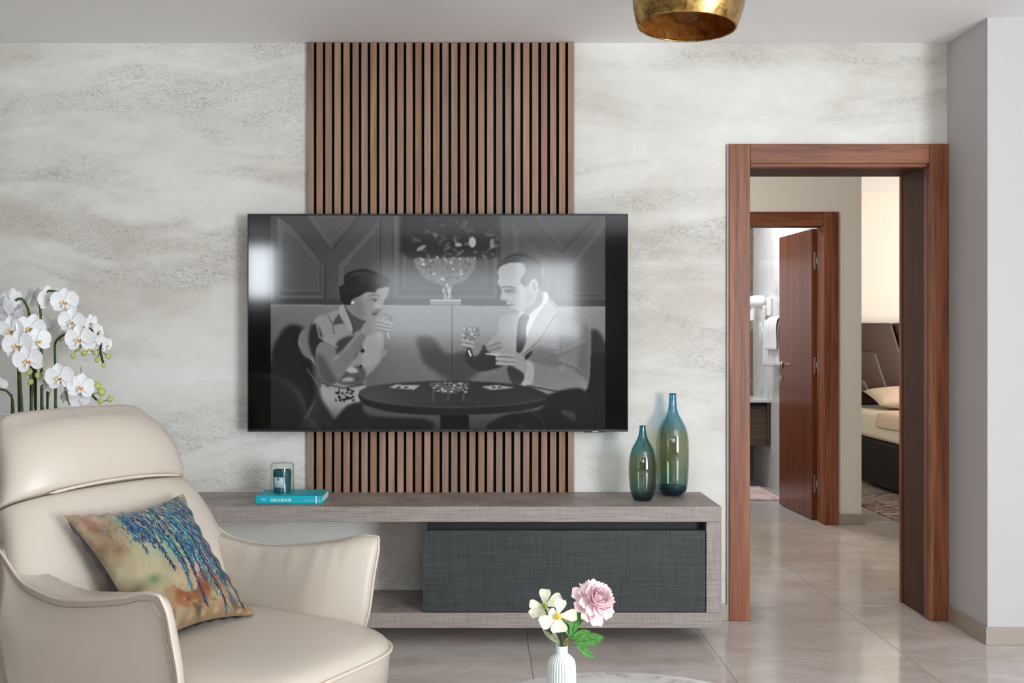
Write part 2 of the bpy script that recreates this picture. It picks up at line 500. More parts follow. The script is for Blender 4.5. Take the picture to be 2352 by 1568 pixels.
d2 = empty('door_2', (2.3, HY, 0), kind='structure')
y2 = HY - 0.02
box('casing', (2.315, 2.414, y2, HY, 0, 2.113), M_MAHOG, d2, 0.003)
box('casing', (1.53, 1.63, y2, HY, 0, 2.113), M_MAHOG, d2, 0.003)
box('head_casing', (1.63, 2.315, y2, HY, 2.019, 2.113), M_MAHOG_X, d2, 0.003)
box('lining', (2.315, 2.335, HY, HY+0.13, 0, 2.06), M_MAHOG, d2, 0.002)
box('lining', (1.60, 1.63, HY, HY+0.13, 0, 2.06), M_MAHOG, d2, 0.002)
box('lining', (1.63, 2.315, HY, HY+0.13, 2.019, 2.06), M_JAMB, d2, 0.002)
# the leaf, opened into the bathroom
ha, hb = V((2.283, 6.99, 0)), V((2.246, 7.62, 0))
dd = (hb - ha).normalized(); nn = V((dd.y, -dd.x, 0))
def slab(a, b, n, th, z0, z1):
    vs = [a + V((0, 0, z0)), b + V((0, 0, z0)), b + n*th + V((0, 0, z0)), a + n*th + V((0, 0, z0)),
          a + V((0, 0, z1)), b + V((0, 0, z1)), b + n*th + V((0, 0, z1)), a + n*th + V((0, 0, z1))]
    return vs, [(0, 3, 2, 1), (4, 5, 6, 7), (0, 1, 5, 4), (1, 2, 6, 5), (2, 3, 7, 6), (3, 0, 4, 7)]
v, f = slab(ha, hb, nn, 0.043, 0.010, 2.016)
leaf = mk('door_leaf', v, f, M_LEAF, d2, bevel=0.003)
for z in (1.795, 1.072, 0.252):
    e = ha + nn*0.026 - dd*0.002
    v, f = lathe(e + V((0, 0, z)), [(0, -.055), (.006, -.055), (.008, -.053), (.008, .053), (.006, .055), (0, .055)], 14)
    v2, f2 = boxes((e.x-0.012, e.x+0.012, e.y-0.002, e.y+0.004, z-0.05, z+0.05))
    v3, f3 = boxes((e.x+0.008, e.x+0.024, e.y-0.008, e.y+0.006, z-0.022, z+0.022))
    v, f = merge((v2, f2), (v3, f3))
    v4, f4 = lathe((0, 0, 0), [(0, -.003), (.012, -.003), (.012, .003), (0, .003)], 16, axis=Matrix.Rotation(math.pi/2, 3, 'X'))
    for s in (-1, 1):
        v, f = merge((v, f), ([p + V((e.x, e.y, z + s*0.05)) for p in v4], f4))
    mk('hinge', v, f, M_CHROME, leaf, bevel=0.001)
hp = hb - dd*0.06
rx = Matrix.Rotation(math.pi/2, 3, 'Y')
v, f = lathe(hp - nn*0.004 + V((0, 0, 1.062)), [(0, -.006), (.025, -.006), (.025, .004), (0, .004)], 22, axis=rx)
v2, f2 = tube([hp + V((0, 0, 1.062)), hp - nn*0.05 + V((0, 0, 1.062)), hp - nn*0.055 - dd*0.02 + V((0, 0, 1.062)), hp - nn*0.055 - dd*0.115 + V((0, 0, 1.06))], 0.0085, 10, 5)
v, f = merge((v, f), (v2, f2))
mk('door_handle', v, f, M_CHROME, leaf, smooth=True)
v, f = lathe(hp - nn*0.004 + V((0, 0, 0.962)), [(0, -.006), (.024, -.006), (.024, .004), (.012, .006), (.012, -.014), (0, -.014)], 22, axis=rx)
mk('lock_rosette', v, f, M_CHROME, leaf)

# bathroom things
def thing(name, loc, label, cat, group=None): return empty(name, loc, label, cat, group)
van = thing('vanity_unit', (2.0, 8.7, 0.36), 'wall-hung brown vanity cabinet with white marble top in the bathroom', 'vanity')
M_VAN = wood('vanity_brown_front', srgb(72, 58, 47), srgb(102, 84, 70), 'X', 0.4)
box('countertop', (1.2, 2.418, 8.43, 8.998, 0.722, 0.745), marble('white_counter_marble', srgb(225, 225, 225), srgb(160, 160, 162), 4.0), van, 0.002)
box('cabinet_body', (1.22, 2.41, 8.47, 8.998, 0.36, 0.69), M_VAN, van, 0.002)
box('drawer', (1.22, 2.385, 8.452, 8.469, 0.36, 0.672), M_VAN, van, 0.002)
box('side_panel', (2.388, 2.412, 8.445, 8.469, 0.355, 0.722), M_VAN, van, 0.002)
box('gap_rail', (1.22, 2.387, 8.49, 8.998, 0.69, 0.721), M_BLACKIN, van)  # black rail filling the gap under the countertop
mir = thing('bathroom_mirror', (1.7, 8.99, 0.8), 'frameless mirror on the stone wall above the vanity', 'mirror')
box('mirror_glass', (1.15, 2.38, 8.985, 8.998, 0.82, 1.95), Mat('mirror_silver', (0.85, 0.87, 0.88, 1), 0.02, 1.0).m, mir, 0.002)

M_PLW = Mat('white_plastic', srgb(238, 238, 236), 0.35).m
hd = thing('hair_dryer', (2.36, 8.5, 1.55), 'white wall-mounted hair dryer with coiled cord on the marble wall', 'hair dryer')
c = V((2.342, 8.54, 1.545))
v, f = tube([c + V((-.10, .0, .015)), c + V((-.03, 0, .02)), c + V((.03, 0, .02)), c + V((.05, 0, .02))], lambda t: 0.042 + 0.014*math.sin(t*3.0), 16, 6)
mk('dryer_barrel', v, f, M_PLW, hd, smooth=True)
v, f = tube([c + V((-.045, 0, 0)), c + V((-.05, -.0, -.07)), c + V((-.05, 0, -.14))], lambda t: 0.030 - 0.008*t, 12, 6)
mk('dryer_handle', v, f, M_PLW, hd, smooth=True)
v, f = tube([c + V((.04, -.02, -.02)), c + V((.05, -.05, -.08)), c + V((.06, -.06, -.13))], 0.016, 10, 5)
mk('wall_bracket', v, f, M_PLW, hd, smooth=True)
v, f = boxes((2.385, 2.419, 8.40, 8.47, 1.44, 1.60)); mk('wall_plate', v, f, M_PLW, hd, bevel=0.012)
sp = [V((2.37 + .012*math.cos(a), 8.46 + .012*math.sin(a), 1.53 - a*0.0017)) for a in np.linspace(0, 2*math.pi*16, 200)]
v, f = tube(sp + [V((2.37, 8.47, 1.33)), V((2.37, 8.50, 1.30)), V((2.37, 8.53, 1.33)), V((2.36, 8.53, 1.40))], 0.0045, 6, 1)
mk('coiled_cord', v, f, M_PLW, hd, smooth=True)

def stripe_cloth():
    M = Mat('striped_towel_cloth', rough=0.95, spec=0.1)
    w = M.n('TexWave', {'Vector': M.coord((0, 1, 0)), 'Scale': 8.0, 'Distortion': 0.0}, wave_type='BANDS', bands_direction='Y').outputs['Fac']
    M.link(M.ramp(w, [(0.72, srgb(242, 242, 243)), (0.86, srgb(205, 205, 210))]), 'Base Color')
    M.bump(M.noise(M.coord(), 300, 3), 0.4, 0.004)
    return M.m
M_TOWEL = stripe_cloth()
rail = thing('towel_rail', (2.40, 8.1, 1.39), 'chrome towel rail on the marble wall behind the open door', 'towel rail')
v, f = merge(tube([(2.345, 7.80, 1.385), (2.345, 8.36, 1.385)], 0.008, 10, smoothp=False), tube([(2.345, 7.81, 1.385), (2.42, 7.81, 1.385)], 0.008, 8, smoothp=False), tube([(2.345, 8.35, 1.385), (2.42, 8.35, 1.385)], 0.008, 8, smoothp=False))
mk('rail_bar', v, f, M_CHROME, rail, smooth=True)
def drape(y0, y1, xr, r, zt, zf, zb, flare=0.0):
    prof = [(xr - r - 0.006, zf)] + [(xr - r - 0.002*k, zf + (zt-r-zf)*k/5) for k in (1, 2, 3, 4)] + [(xr - r*math.cos(a), zt - r + r*math.sin(a)) for a in np.linspace(0, math.pi, 8)] + [(xr + r, zb)]
    vs = []; n = 14
    for i in range(n):
        t = i/(n-1)
        for k, (x, z) in enumerate(prof):
            fl = flare*max(0, (zt - z)/(zt - zf))
            vs.append((x - 0.004*math.sin(t*14 + z*6), y0 + (y1-y0)*t + fl*(t-0.5), z))
    return vs, grid_faces(n, len(prof))
def cloth_obj(name, vf, mat, th, label, cat, parent=None, sub=1, off=0, group=None):
    o = mk(name, vf[0], vf[1], mat, parent, smooth=True)
    m = o.modifiers.new('thickness', 'SOLIDIFY'); m.thickness = th; m.offset = off
    if sub:
        m = o.modifiers.new('soft', 'SUBSURF'); m.levels = sub; m.render_levels = sub
    if not parent: tag(o, label, cat, group)
    return o
cloth_obj('bath_towel', drape(7.88, 8.31, 2.345, 0.020, 1.405, 1.03, 1.06, 0.05), M_TOWEL, 0.010, 'large white ribbed bath towel hanging on the bathroom rail', 'towel')
cloth_obj('hand_towel', drape(7.86, 8.15, 2.345, 0.046, 1.431, 1.165, 1.19, 0.03), M_TOWEL, 0.010, 'small white hand towel folded over the larger bath towel', 'towel')
def mat_cloth(name, a, b, sc):
    M = Mat(name, rough=0.95, spec=0.1)
    M.link(M.ramp(M.noise(M.coord((sc, sc*3, 1)), 4, 6, 0.7, 1.5), [(0.42, a), (0.62, b)]), 'Base Color')
    M.bump(M.noise(M.coord(), 200, 2), 0.5, 0.005)
    return M.m
o = box('bath_mat', (1.5, 2.33, 7.80, 8.46, 0.004, 0.022), mat_cloth('bath_mat_pile', srgb(208, 170, 168), srgb(232, 228, 230), 1.2), None, 0.008)
tag(o, 'white and pale pink bath mat on the bathroom floor', 'bath mat')

# bedroom things
bed = thing('double_bed', (4.2, 8.1, 0), 'double bed with dark brown leather base and padded channelled headboard', 'bed')
def brown():
    M = Mat('bronze_headboard_fabric', rough=0.38, spec=0.35)
    ch = M.n('TexChecker', {'Vector': M.coord(rot=(0, 0.78, 0)), 'Scale': 130.0, 'Color1': srgb(74, 49, 36), 'Color2': srgb(43, 29, 22)})
    M.link(ch.outputs[0], 'Base Color')
    return M.m
M_BROWN = brown()
M_BASEB = Mat('black_brown_leather', srgb(17, 13, 12), 0.5, spec=0.2).m
v, f = boxes((3.3, 5.1, 7.0, 9.0, 0.03, 0.405)); mk('bed_base', v, f, M_BASEB, bed, bevel=0.02)
M_SHEET = Mat('ivory_sheet', srgb(234, 222, 202), 0.85, spec=0.15).m
v, f = boxes((3.302, 5.09, 7.05, 8.98, 0.405, 0.645)); mk('mattress', v, f, M_SHEET, bed, bevel=0.05).modifiers[0].segments = 5
def panel(name, pts, y0, y1):
    P = [at(px, py, 9.0) for px, py in pts]
    n = len(P)
    vs = [V((p.x, y0, p.z)) for p in P] + [V((p.x, y1, p.z)) for p in P]
    fs = [tuple(range(n)), tuple(range(2*n-1, n-1, -1))] + [(i, (i+1) % n, n+(i+1) % n, n+i) for i in range(n)]
    o = mk(name, vs, fs, M_BROWN, bed, bevel=0.03)
    o.modifiers[0].segments = 4
    for p in o.data.polygons: p.use_smooth = True
    return o
panel('headboard_panel', [(1930, 741), (2053, 741), (2108, 930), (1930, 930)], 9.02, 9.148)
panel('headboard_panel', [(2056, 741), (2300, 741), (2300, 930), (2112, 930)], 9.02, 9.148)
panel('headboard_panel', [(1930, 806), (2012, 806), (2052, 930), (1930, 930)], 8.985, 9.10)
panel('headboard_panel', [(1930, 868), (1982, 868), (2012, 930), (1930, 930)], 8.955, 9.05)
def cushion_grid(c00, c10, c11, c01, puff, n=14, pinch=0.06, power=0.55, bias=0.5):
    """closed cushion: corners in order round the face, puffed both sides of the corner plane"""
    nrm = ((c10 - c00).cross(c01 - c00)).normalized()
    vs = []
    for side in (1, -1):
        for i in range(n+1):
            for j in range(n+1):
                u, w = i/n, j/n
                uu, ww = 2*u-1, 2*w-1
                pu = uu*(1 - pinch*(1-ww*ww)); pw = ww*(1 - pinch*(1-uu*uu))
                a, b = (pu+1)/2, (pw+1)/2
                p = c00*(1-a)*(1-b) + c10*a*(1-b) + c11*a*b + c01*(1-a)*b
                h = ((1-uu**2)*(1-ww**2))**power
                k = bias if side > 0 else 1-bias
                vs.append(p + nrm*puff*2*k*h*side)
    m = (n+1)*(n+1)
    fs = grid_faces(n+1, n+1) + [tuple(reversed(q)) for q in grid_faces(n+1, n+1, m)]
    return vs, fs
def weld(o, d=1e-4):
    bm = bmesh.new(); bm.from_mesh(o.data)
    bmesh.ops.remove_doubles(bm, verts=bm.verts, dist=d)
    bmesh.ops.recalc_face_normals(bm, faces=bm.faces)
    bm.to_mesh(o.data); bm.free()
    for p in o.data.polygons: p.use_smooth = True
M_PILL = Mat('champagne_pillowcase', srgb(226, 204, 180), 0.8, spec=0.2).m
def bedpillow(cx, cy, cz, wx, wy, tilt, label):
    a = V((0, math.cos(tilt), math.sin(tilt)))*wy/2; b = V((1, 0, 0))*wx/2; c = V((cx, cy, cz))
    v, f = cushion_grid(c-b-a, c+b-a, c+b+a, c-b+a, 0.085, 12)
    o = mk('bed_pillow', v, f, M_PILL, None, origin=c); weld(o)
    tag(o, label, 'pillow', 'pillows on the bed')
bedpillow(3.70, 8.74, 0.745, 0.68, 0.44, 0.25, 'champagne bed pillow lying nearest the headboard panel corner')
bedpillow(3.93, 8.24, 0.752, 0.60, 0.38, 0.10, 'champagne bed pillow in front of the rear pillow')
vs = []; nY = 16
for i in range(nY):
    y = 7.60 + 0.80*i/(nY-1)
    for (x, z) in [(4.9, .655), (4.4, .655), (3.9, .656), (3.5, .656), (3.34, .654), (3.300, .640), (3.292, .62), (3.290, .58), (3.288, .535 - .02*(i/(nY-1)))]:
        vs.append((x - (0.006*math.sin(i*1.3) if z < .63 else 0), y + (0.04 if z < .6 else 0)*i/(nY-1), z + 0.002*math.sin(i*2.1)))
cloth_obj('folded_bed_sheet', (vs, grid_faces(nY, 9)), Mat('beige_top_sheet', srgb(220, 196, 170), 0.85, spec=0.15).m, 0.006, 'beige flat sheet folded over the side of the mattress', 'bed sheet', off=1)
o = box('bedroom_rug', (2.85, 4.9, 6.0, 8.15, 0.0, 0.012), mat_cloth('rug_pile', srgb(110, 74, 66), srgb(206, 196, 182), 1.6), None, 0.004)
tag(o, 'cream and maroon mottled rug on the bedroom floor beside the bed', 'rug')
# ------------------------------------------------------------------ slatted panel
YS = 4.508
xl, xr_ = at(706, 0, YS).x, at(1319, 0, YS).x
pan = empty('slat_panel', (0, WALL, 0.573), 'tall walnut slat panel with black felt backing behind the television', 'wall panel')
box('felt_backing', (xl+0.002, xr_-0.002, WALL-0.008, WALL, 0.573, CEIL-0.002), M_FELT, pan)
NS = 30
pitch = (xr_ - xl - 0.0277) / (NS-1)
sm = None
for i in range(NS):
    if sm is None:
        o = box('slat', (xl, xl+0.0277, YS, WALL-0.008, 0.573, CEIL-0.003), M_SLAT, pan, 0.0012); sm = o.data
    else:
        o = bpy.data.objects.new('slat', sm); COL.objects.link(o); o.parent = pan
        m = o.modifiers.new('edge', 'BEVEL'); m.width = 0.0012; m.segments = 2
    o.location = (i*pitch, 0, 0)

# ------------------------------------------------------------------ television
YT = 4.44
def tvx(px): return at(px, 0, YT).x
def tvz(py): return at(0, py, YT).z
tv = empty('television', (tvx(1005), YT, tvz(990)), 'large flat television showing a black and white film, on the slat panel', 'television')
box('casing', (tvx(569.5), tvx(1442), YT+0.003, YT+0.035, tvz(991), tvz(491)), M_BLACKPL, tv, 0.002)
box('rear_housing', (tvx(700), tvx(1310), YT+0.035, YS, tvz(900), tvz(580)), M_BLACKPL, tv, 0.004)
M_BEZ = Mat('dark_metal_bezel', srgb(52, 54, 57), 0.35, 0.6).m
box('bezel', (tvx(569), tvx(1442.5), YT-0.004, YT+0.003, tvz(991), tvz(985.5)), M_BEZ, tv, 0.001)
box('bezel', (tvx(569), tvx(1442.5), YT-0.004, YT+0.003, tvz(494), tvz(491)), M_BEZ, tv, 0.001)
box('bezel', (tvx(569), tvx(570.6), YT-0.004, YT+0.003, tvz(985.5), tvz(494)), M_BEZ, tv)
box('bezel', (tvx(1440.8), tvx(1442.5), YT-0.004, YT+0.003, tvz(985.5), tvz(494)), M_BEZ, tv)
box('screen_glass', (tvx(570.6), tvx(1440.8), YT-0.001, YT+0.003, tvz(985.5), tvz(494)), M_SCREENBLACK, tv)
box('logo_plate', (tvx(1341), tvx(1389), YT-0.006, YT+0.02, tvz(992.5), tvz(989.5)), M_BLACKPL, tv, 0.0005)
box('logo_plate', (tvx(1355), tvx(1377), YT-0.007, YT+0.02, tvz(993), tvz(987.5)), M_BLACKPL, tv, 0.0005)
def text(name, s, p, size, mat, parent, rot=(math.pi/2, 0, 0), align='LEFT', ext=0.0002, bold=0.0, sx=1.0):
    cu = bpy.data.curves.new(name, 'FONT')
    cu.body = s; cu.size = size; cu.align_x = align; cu.align_y = 'BOTTOM_BASELINE'; cu.extrude = ext; cu.offset = bold
    tmp = bpy.data.objects.new('tmp_text', cu); COL.objects.link(tmp)
    dg = bpy.context.evaluated_depsgraph_get(); dg.update()
    me = bpy.data.meshes.new_from_object(tmp.evaluated_get(dg))
    bpy.data.objects.remove(tmp)
    me.materials.clear(); me.materials.append(mat)
    o = bpy.data.objects.new(name, me)
    COL.objects.link(o); o.parent = parent
    o.location = V(p) - BASE[parent.name]
    o.rotation_euler = rot; o.scale = (sx, 1, 1)
    return o
text('lettering', 'SAMSUNG', (tvx(1360), YT-0.0072, tvz(991.6)), 0.0062, M_PRINT, tv, bold=0.0001, sx=0.95)

# the film still, painted as vertex colours on the lit screen (flat print)
PW, PH = 640, 408
def film():
    W, H = PW, PH
    yy, xx = np.mgrid[0:H, 0:W].astype(np.float32)
    CXX = 162 + xx/W*2010; CYY = 40 + yy/H*1282       # picture coordinates
    im = np.zeros((H, W), np.float32)
    rs = np.random.RandomState(4)
    def blur(a, s):
        if s <= 0: return a
        r = int(s*3)+1
        k = np.exp(-0.5*(np.arange(-r, r+1)/s)**2); k /= k.sum()
        a = np.pad(a, ((r, r), (0, 0)), 'edge'); a = sum(k[i]*a[i:i+H] for i in range(2*r+1))
        a = np.pad(a, ((0, 0), (r, r)), 'edge'); return sum(k[i]*a[:, i:i+W] for i in range(2*r+1)).astype(np.float32)
    def cat(p, n=6):
        P = np.array(p, float); m = len(P); out = []
        for i in range(m):
            a, b, c, d = P[i-1], P[i], P[(i+1) % m], P[(i+2) % m]
            for k in range(n):
                t = k/n
                out.append(0.5*(2*b+(c-a)*t+(2*a-5*b+4*c-d)*t*t+(3*b-a-3*c+d)*t**3))
        return np.array(out)
    def mask(p, soft=0.7, sm=True):
        p = cat(p) if sm else np.array(p, float)
        m = np.zeros((H, W), bool)
        for i in range(len(p)):
            x1, y1 = p[i-1]; x2, y2 = p[i]
            if y1 == y2: continue
            c = ((y1 > CYY) != (y2 > CYY))
            m ^= c & (CXX < (x2-x1)*(CYY-y1)/(y2-y1)+x1)
        return blur(m.astype(np.float32), soft)
    def fill(p, v, soft=0.7, sm=True, clip=None, a=1.0):
        nonlocal im
        m = mask(p, soft, sm)*a
        if clip is not None: m = m*clip
        im = im*(1-m) + m*v
        return m
    def ell(cx, cy, rx, ry, v, soft=0.8, clip=None, a=1.0, rot=0):
        nonlocal im
        c, s = math.cos(rot), math.sin(rot)
        dx, dy = CXX-cx, CYY-cy
        d = np.sqrt(((dx*c+dy*s)/rx)**2 + ((-dx*s+dy*c)/ry)**2)
        m = np.clip((1-d)*min(rx, ry)/(3.2*soft)+0.5, 0, 1)*a
        if clip is not None: m = m*clip
        im = im*(1-m)+m*v
    def line(pts, w, v, soft=0.7, a=1.0):
        nonlocal im
        m = np.zeros((H, W), np.float32)
        for (x1, y1), (x2, y2) in zip(pts[:-1], pts[1:]):
            L2 = (x2-x1)**2+(y2-y1)**2+1e-6
            t = np.clip(((CXX-x1)*(x2-x1)+(CYY-y1)*(y2-y1))/L2, 0, 1)
            d = np.hypot(CXX-x1-t*(x2-x1), CYY-y1-t*(y2-y1))
            m = np.maximum(m, np.clip((w/2-d)/(3.2*soft)+0.5, 0, 1))
        im = im*(1-m*a)+m*a*v
    gx = lambda x0, v0, x1, v1: np.clip((CXX-x0)/(x1-x0), 0, 1)*(v1-v0)+v0
    gy = lambda y0, v0, y1, v1: np.clip((CYY-y0)/(y1-y0), 0, 1)*(v1-v0)+v0
    # panelled back wall
    im[:] = gy(40, 0.27, 575, 0.31) + gx(162, -0.06, 800, 0.02)
    def panelling(outer):
        c = np.array(outer, float).mean(0)
        sh = lambda k, dx=0, dy=0: [tuple(c+(np.array(p)-c)*k+np.array([dx, dy])) for p in outer]
        fill(sh(1.03, 4, 5), 0.17, 1.6, False, a=.8)
        fill(outer, 0.35, 1.0, False); fill(sh(.90, 3, 3), 0.27, 1.6, False)
        fill(sh(.80, -2, -3), 0.47, 1.4, False, a=.75); fill(sh(.78), 0.30, 1.4, False)
    panelling([(200, 45), (290, 110), (482, 340), (482, 538), (200, 538)])
    panelling([(370, 30), (525, 240), (700, 30)])
    panelling([(815, 65), (815, 540), (565, 540), (565, 345)])
    panelling([(900, 30), (1525, 30), (1525, 540), (895, 540)])
    panelling([(1610, 70), (1860, 340), (1860, 540), (1615, 540)])
    panelling([(1720, 30), (1910, 250), (2120, 30)])
    panelling([(2175, 60), (2175, 545), (1955, 545), (1955, 330)])
    fill([(162, 540), (2175, 545), (2175, 590), (162, 575)], 0.25, 1.0, False)
    # dark foliage and cut-glass bowl
    fill([(940, 40), (1530, 40), (1520, 290), (1400, 300), (1000, 300), (940, 260)], 0.13, 3.0, False)
    for k in range(70):
        x, y = rs.uniform(1020, 1520), rs.uniform(50, 300)
        if (x-1280)**2/300**2 + (y-250)**2/230**2 > 1: continue
        ell(x, y, rs.uniform(10, 34), rs.uniform(4, 11), rs.uniform(0.10, 0.42), 0.8, rot=rs.uniform(-1, 1.4), a=0.8)
    ell(1372, 200, 22, 32, 0.62, 0.8); ell(1288, 215, 22, 12, 0.55); ell(1490, 208, 14, 30, 0.45); ell(1065, 235, 32, 12, 0.5, rot=-0.5)
    fill([(1020, 300), (1395, 290), (1390, 360), (1330, 430), (1250, 460), (1245, 540), (1190, 540), (1190, 460), (1090, 420), (1030, 350)], 0.44, 1.0, False)
    for k in range(260):
        x, y = rs.uniform(1030, 1390), rs.uniform(285, 440)
        if abs(x-1210) > 190*(1-(y-285)/260): continue
        ell(x, y, rs.uniform(3, 11), rs.uniform(3, 9), rs.choice([0.28, 0.38, 0.54, 0.66, 0.9], p=[.25, .33, .25, .10, .07]), 1.0, a=0.6)
    for k in range(30):
        ell(rs.uniform(1196, 1244), rs.uniform(455, 540), 4, 14, rs.choice([0.25, 0.7, 0.9]), 0.7, a=0.7)
    fill([(1118, 545), (1305, 545), (1305, 582), (1118, 582)], 0.52, 0.7, False); line([(1120, 548), (1303, 548)], 5, 0.85); line([(1120, 578), (1303, 578)], 5, 0.2)
    # pale banquette and its shadows
    b = mask([(162, 572), (2175, 586), (2175, 1330), (162, 1330)], 0.8, False)
    im = im*(1-b) + b*(0.50 + gx(162, -0.09, 950, 0.05) - gy(620, 0.0, 1150, 0.16))
    line([(162, 577), (2175, 588)], 4, 0.62, 0.7, 0.7)
    line([(1250, 590), (1250, 1050)], 5, 0.2, 0.8, 0.8)
    fill([(1040, 770), (1130, 770), (1180, 830), (1230, 870), (1340, 860), (1420, 960), (1300, 1050), (1200, 1010), (1090, 930), (1060, 870)], 0.24, 4.0, a=0.8)
    fill([(165, 900), (215, 760), (260, 705), (330, 700), (400, 780), (420, 1000), (450, 1330), (162, 1330)], 0.10, 3.5)
    fill([(2060, 760), (2175, 830), (2175, 1330), (2000, 1330)], 0.17, 3.0)
    fill([(2060, 850), (2175, 870), (2175, 1330), (2000, 1330)], 0.10, 2.0, False)
    # the table
    fill([(1180, 1235), (1350, 1235), (1350, 1325), (1180, 1325)], 0.03, 1.0, False)
    # woman: dress, arm, head
    dress = fill([(405, 700), (440, 645), (500, 630), (570, 610), (640, 720), (720, 760), (830, 740), (835, 870), (810, 930), (735, 1010), (735, 1060), (690, 1170), (700, 1330), (360, 1330), (470, 1040), (400, 900), (330, 820), (345, 740)], 0.56, 0.9)
    im = im*(1-dress*0.0)
    fill([(340, 740), (420, 700), (440, 780), (500, 800), (560, 830), (520, 860), (440, 830), (400, 900), (340, 850)], 0.42, 1.6)
    fill([(400, 710), (430, 690), (470, 760), (520, 1040), (480, 1040), (420, 900), (390, 800)], 0.14, 2.0, a=0.9)
    fill([(560, 800), (640, 760), (700, 800), (660, 900), (560, 880)], 0.20, 2.0, a=0.8)
    line([(440, 700), (455, 770), (510, 800), (560, 830)], 12, 0.60, 2.0, .7)
    line([(505, 640), (535, 690), (543, 750)], 6, 0.30, 1.2, .7)
    line([(640, 730), (700, 800), (715, 870)], 6, 0.30, 0.8)
    fill([(740, 760), (825, 750), (832, 860), (790, 930), (720, 940), (715, 850)], 0.64, 2.0, a=0.8)
    for (x, y, s) in ((712, 850, 12), (700, 945, 10), (683, 1018, 10)): ell(x, y, s, s, 0.12); ell(x-4, y-4, 3, 3, 0.8)
    fill([(600, 980), (690, 940), (735, 990), (700, 1060), (580, 1050), (560, 1020)], 0.30, 2.0, a=0.8)
    fill([(610, 960), (650, 945), (690, 975), (640, 985)], 0.66, 1.2); fill([(590, 1022), (640, 1008), (660, 1030), (600, 1035)], 0.62, 1.2)
    line([(470, 1045), (600, 1075), (730, 1050)], 7, 0.25, 0.9)
    fill([(450, 1080), (600, 1085), (725, 1070), (690, 1160), (640, 1180), (470, 1200)], 0.60, 1.4)
    for k in range(40): ell(rs.uniform(550, 660), rs.uniform(1080, 1155), rs.uniform(3, 10), rs.uniform(3, 8), 0.12, 0.7, rot=rs.uniform(0, 3))
    fill([(440, 1060), (470, 1140), (540, 1250), (610, 1330), (330, 1330), (400, 1200)], 0.20, 3.0)
    line([(380, 960), (450, 1060), (470, 1140), (580, 1320)], 7, 0.42, 1.2, 0.8)
    fill([(600, 1200), (700, 1160), (760, 1240), (1090, 1260), (1090, 1330), (560, 1330)], 0.17, 2.0)
    arm = fill([(430, 860), (470, 795), (545, 830), (560, 900), (640, 800), (700, 725), (735, 750), (715, 800), (640, 930), (560, 1040), (500, 1050), (450, 990)], 0.47, 0.8)
    fill([(430, 870), (470, 880), (520, 960), (560, 1040), (500, 1050), (450, 990)], 0.33, 3.5, clip=arm)
    line([(545, 900), (600, 850), (690, 745)], 20, 0.56, 2.5, 0.7)
    fill([(535, 690), (600, 600), (660, 640), (740, 680), (720, 720), (680, 730), (650, 745), (600, 690)], 0.33, 0.9)
    fill([(570, 620), (600, 575), (650, 690), (640, 740)], 0.60, 0.8); line([(606, 580), (640, 660), (665, 730)], 6, 0.2, 0.8)
    face = fill([(625, 560), (660, 520), (760, 490), (865, 470), (862, 520), (840, 560), (838, 596), (825, 608), (805, 630), (778, 645), (770, 668), (720, 665), (670, 640), (635, 600)], 0.56, 0.7)
    fill([(625, 540), (700, 520), (720, 600), (720, 660), (670, 640), (635, 600)], 0.46, 4.0, clip=face, a=0.8)
    fill([(785, 570), (800, 560), (835, 590), (820, 610), (800, 630), (785, 610)], 0.66, 1.6, clip=face, a=0.7)
    fill([(800, 600), (840, 597), (815, 625), (780, 640), (770, 625)], 0.36, 1.6, clip=face, a=0.8)
    line([(760, 545), (785, 539), (803, 545)], 5, 0.2, 1.0, .8); line([(757, 522), (785, 514), (812, 522)], 5, 0.26, 1.0, .8); line([(842, 546), (856, 552)], 4, 0.26, 1.0, .7)
    ell(788, 551, 7, 5, 0.14)
    line([(778, 632), (800, 628)], 9, 0.16, 0.8)
    hair = fill([(575, 510), (572, 470), (600, 450), (605, 400), (650, 372), (720, 360), (780, 375), (830, 400), (870, 415), (872, 450), (845, 468), (800, 480), (790, 500), (740, 498), (700, 520), (650, 545), (640, 575), (600, 570), (580, 540)], 0.12, 0.8)
    for k in range(14):
        x0 = 700+k*12
        line([(x0-30, 380+k*1.5), (x0, 415+k*2), (x0-6, 455)], 5, 0.34 if k % 2 else 0.2, 0.9, 0.6)
    line([(640, 400), (700, 380), (760, 392)], 12, 0.26, 2.0, 0.7); line([(600, 470), (640, 490), (700, 480)], 10, 0.18, 2.0, 0.7)
    ell(855, 440, 16, 20, 0.17); ell(652, 562, 11, 8, 0.85); ell(645, 562, 4, 4, 0.4)
    # glass and hand of the woman
    fill([(825, 640), (890, 640), (886, 690), (850, 745), (835, 730)], 0.46, 0.8)
    for k in range(22): ell(rs.uniform(828, 888), rs.uniform(640, 720), rs.uniform(3, 8), rs.uniform(2, 5), rs.choice([0.2, 0.75, 0.95]), 0.6, a=0.8)
    hand = fill([(700, 735), (730, 680), (790, 650), (830, 645), (850, 660), (885, 690), (880, 730), (840, 735), (790, 745), (740, 760)], 0.55, 0.7)
    for (p, q) in (((800, 668), (882, 690)), ((795, 690), (882, 708)), ((795, 712), (876, 728))): line([p, q], 14, 0.60, 0.8); line([(p[0], p[1]+9), (q[0], q[1]+9)], 4, 0.26, 0.8)
    line([(862, 740), (872, 775)], 7, 0.75, 0.7, 0.8)
    fill([(820, 850), (850, 845), (862, 865), (830, 890)], 0.55, 0.9)
    # man: jacket
    fill([(1330, 900), (1400, 870), (1440, 820), (1560, 830), (1570, 930), (1430, 975), (1370, 950)], 0.20, 1.2)
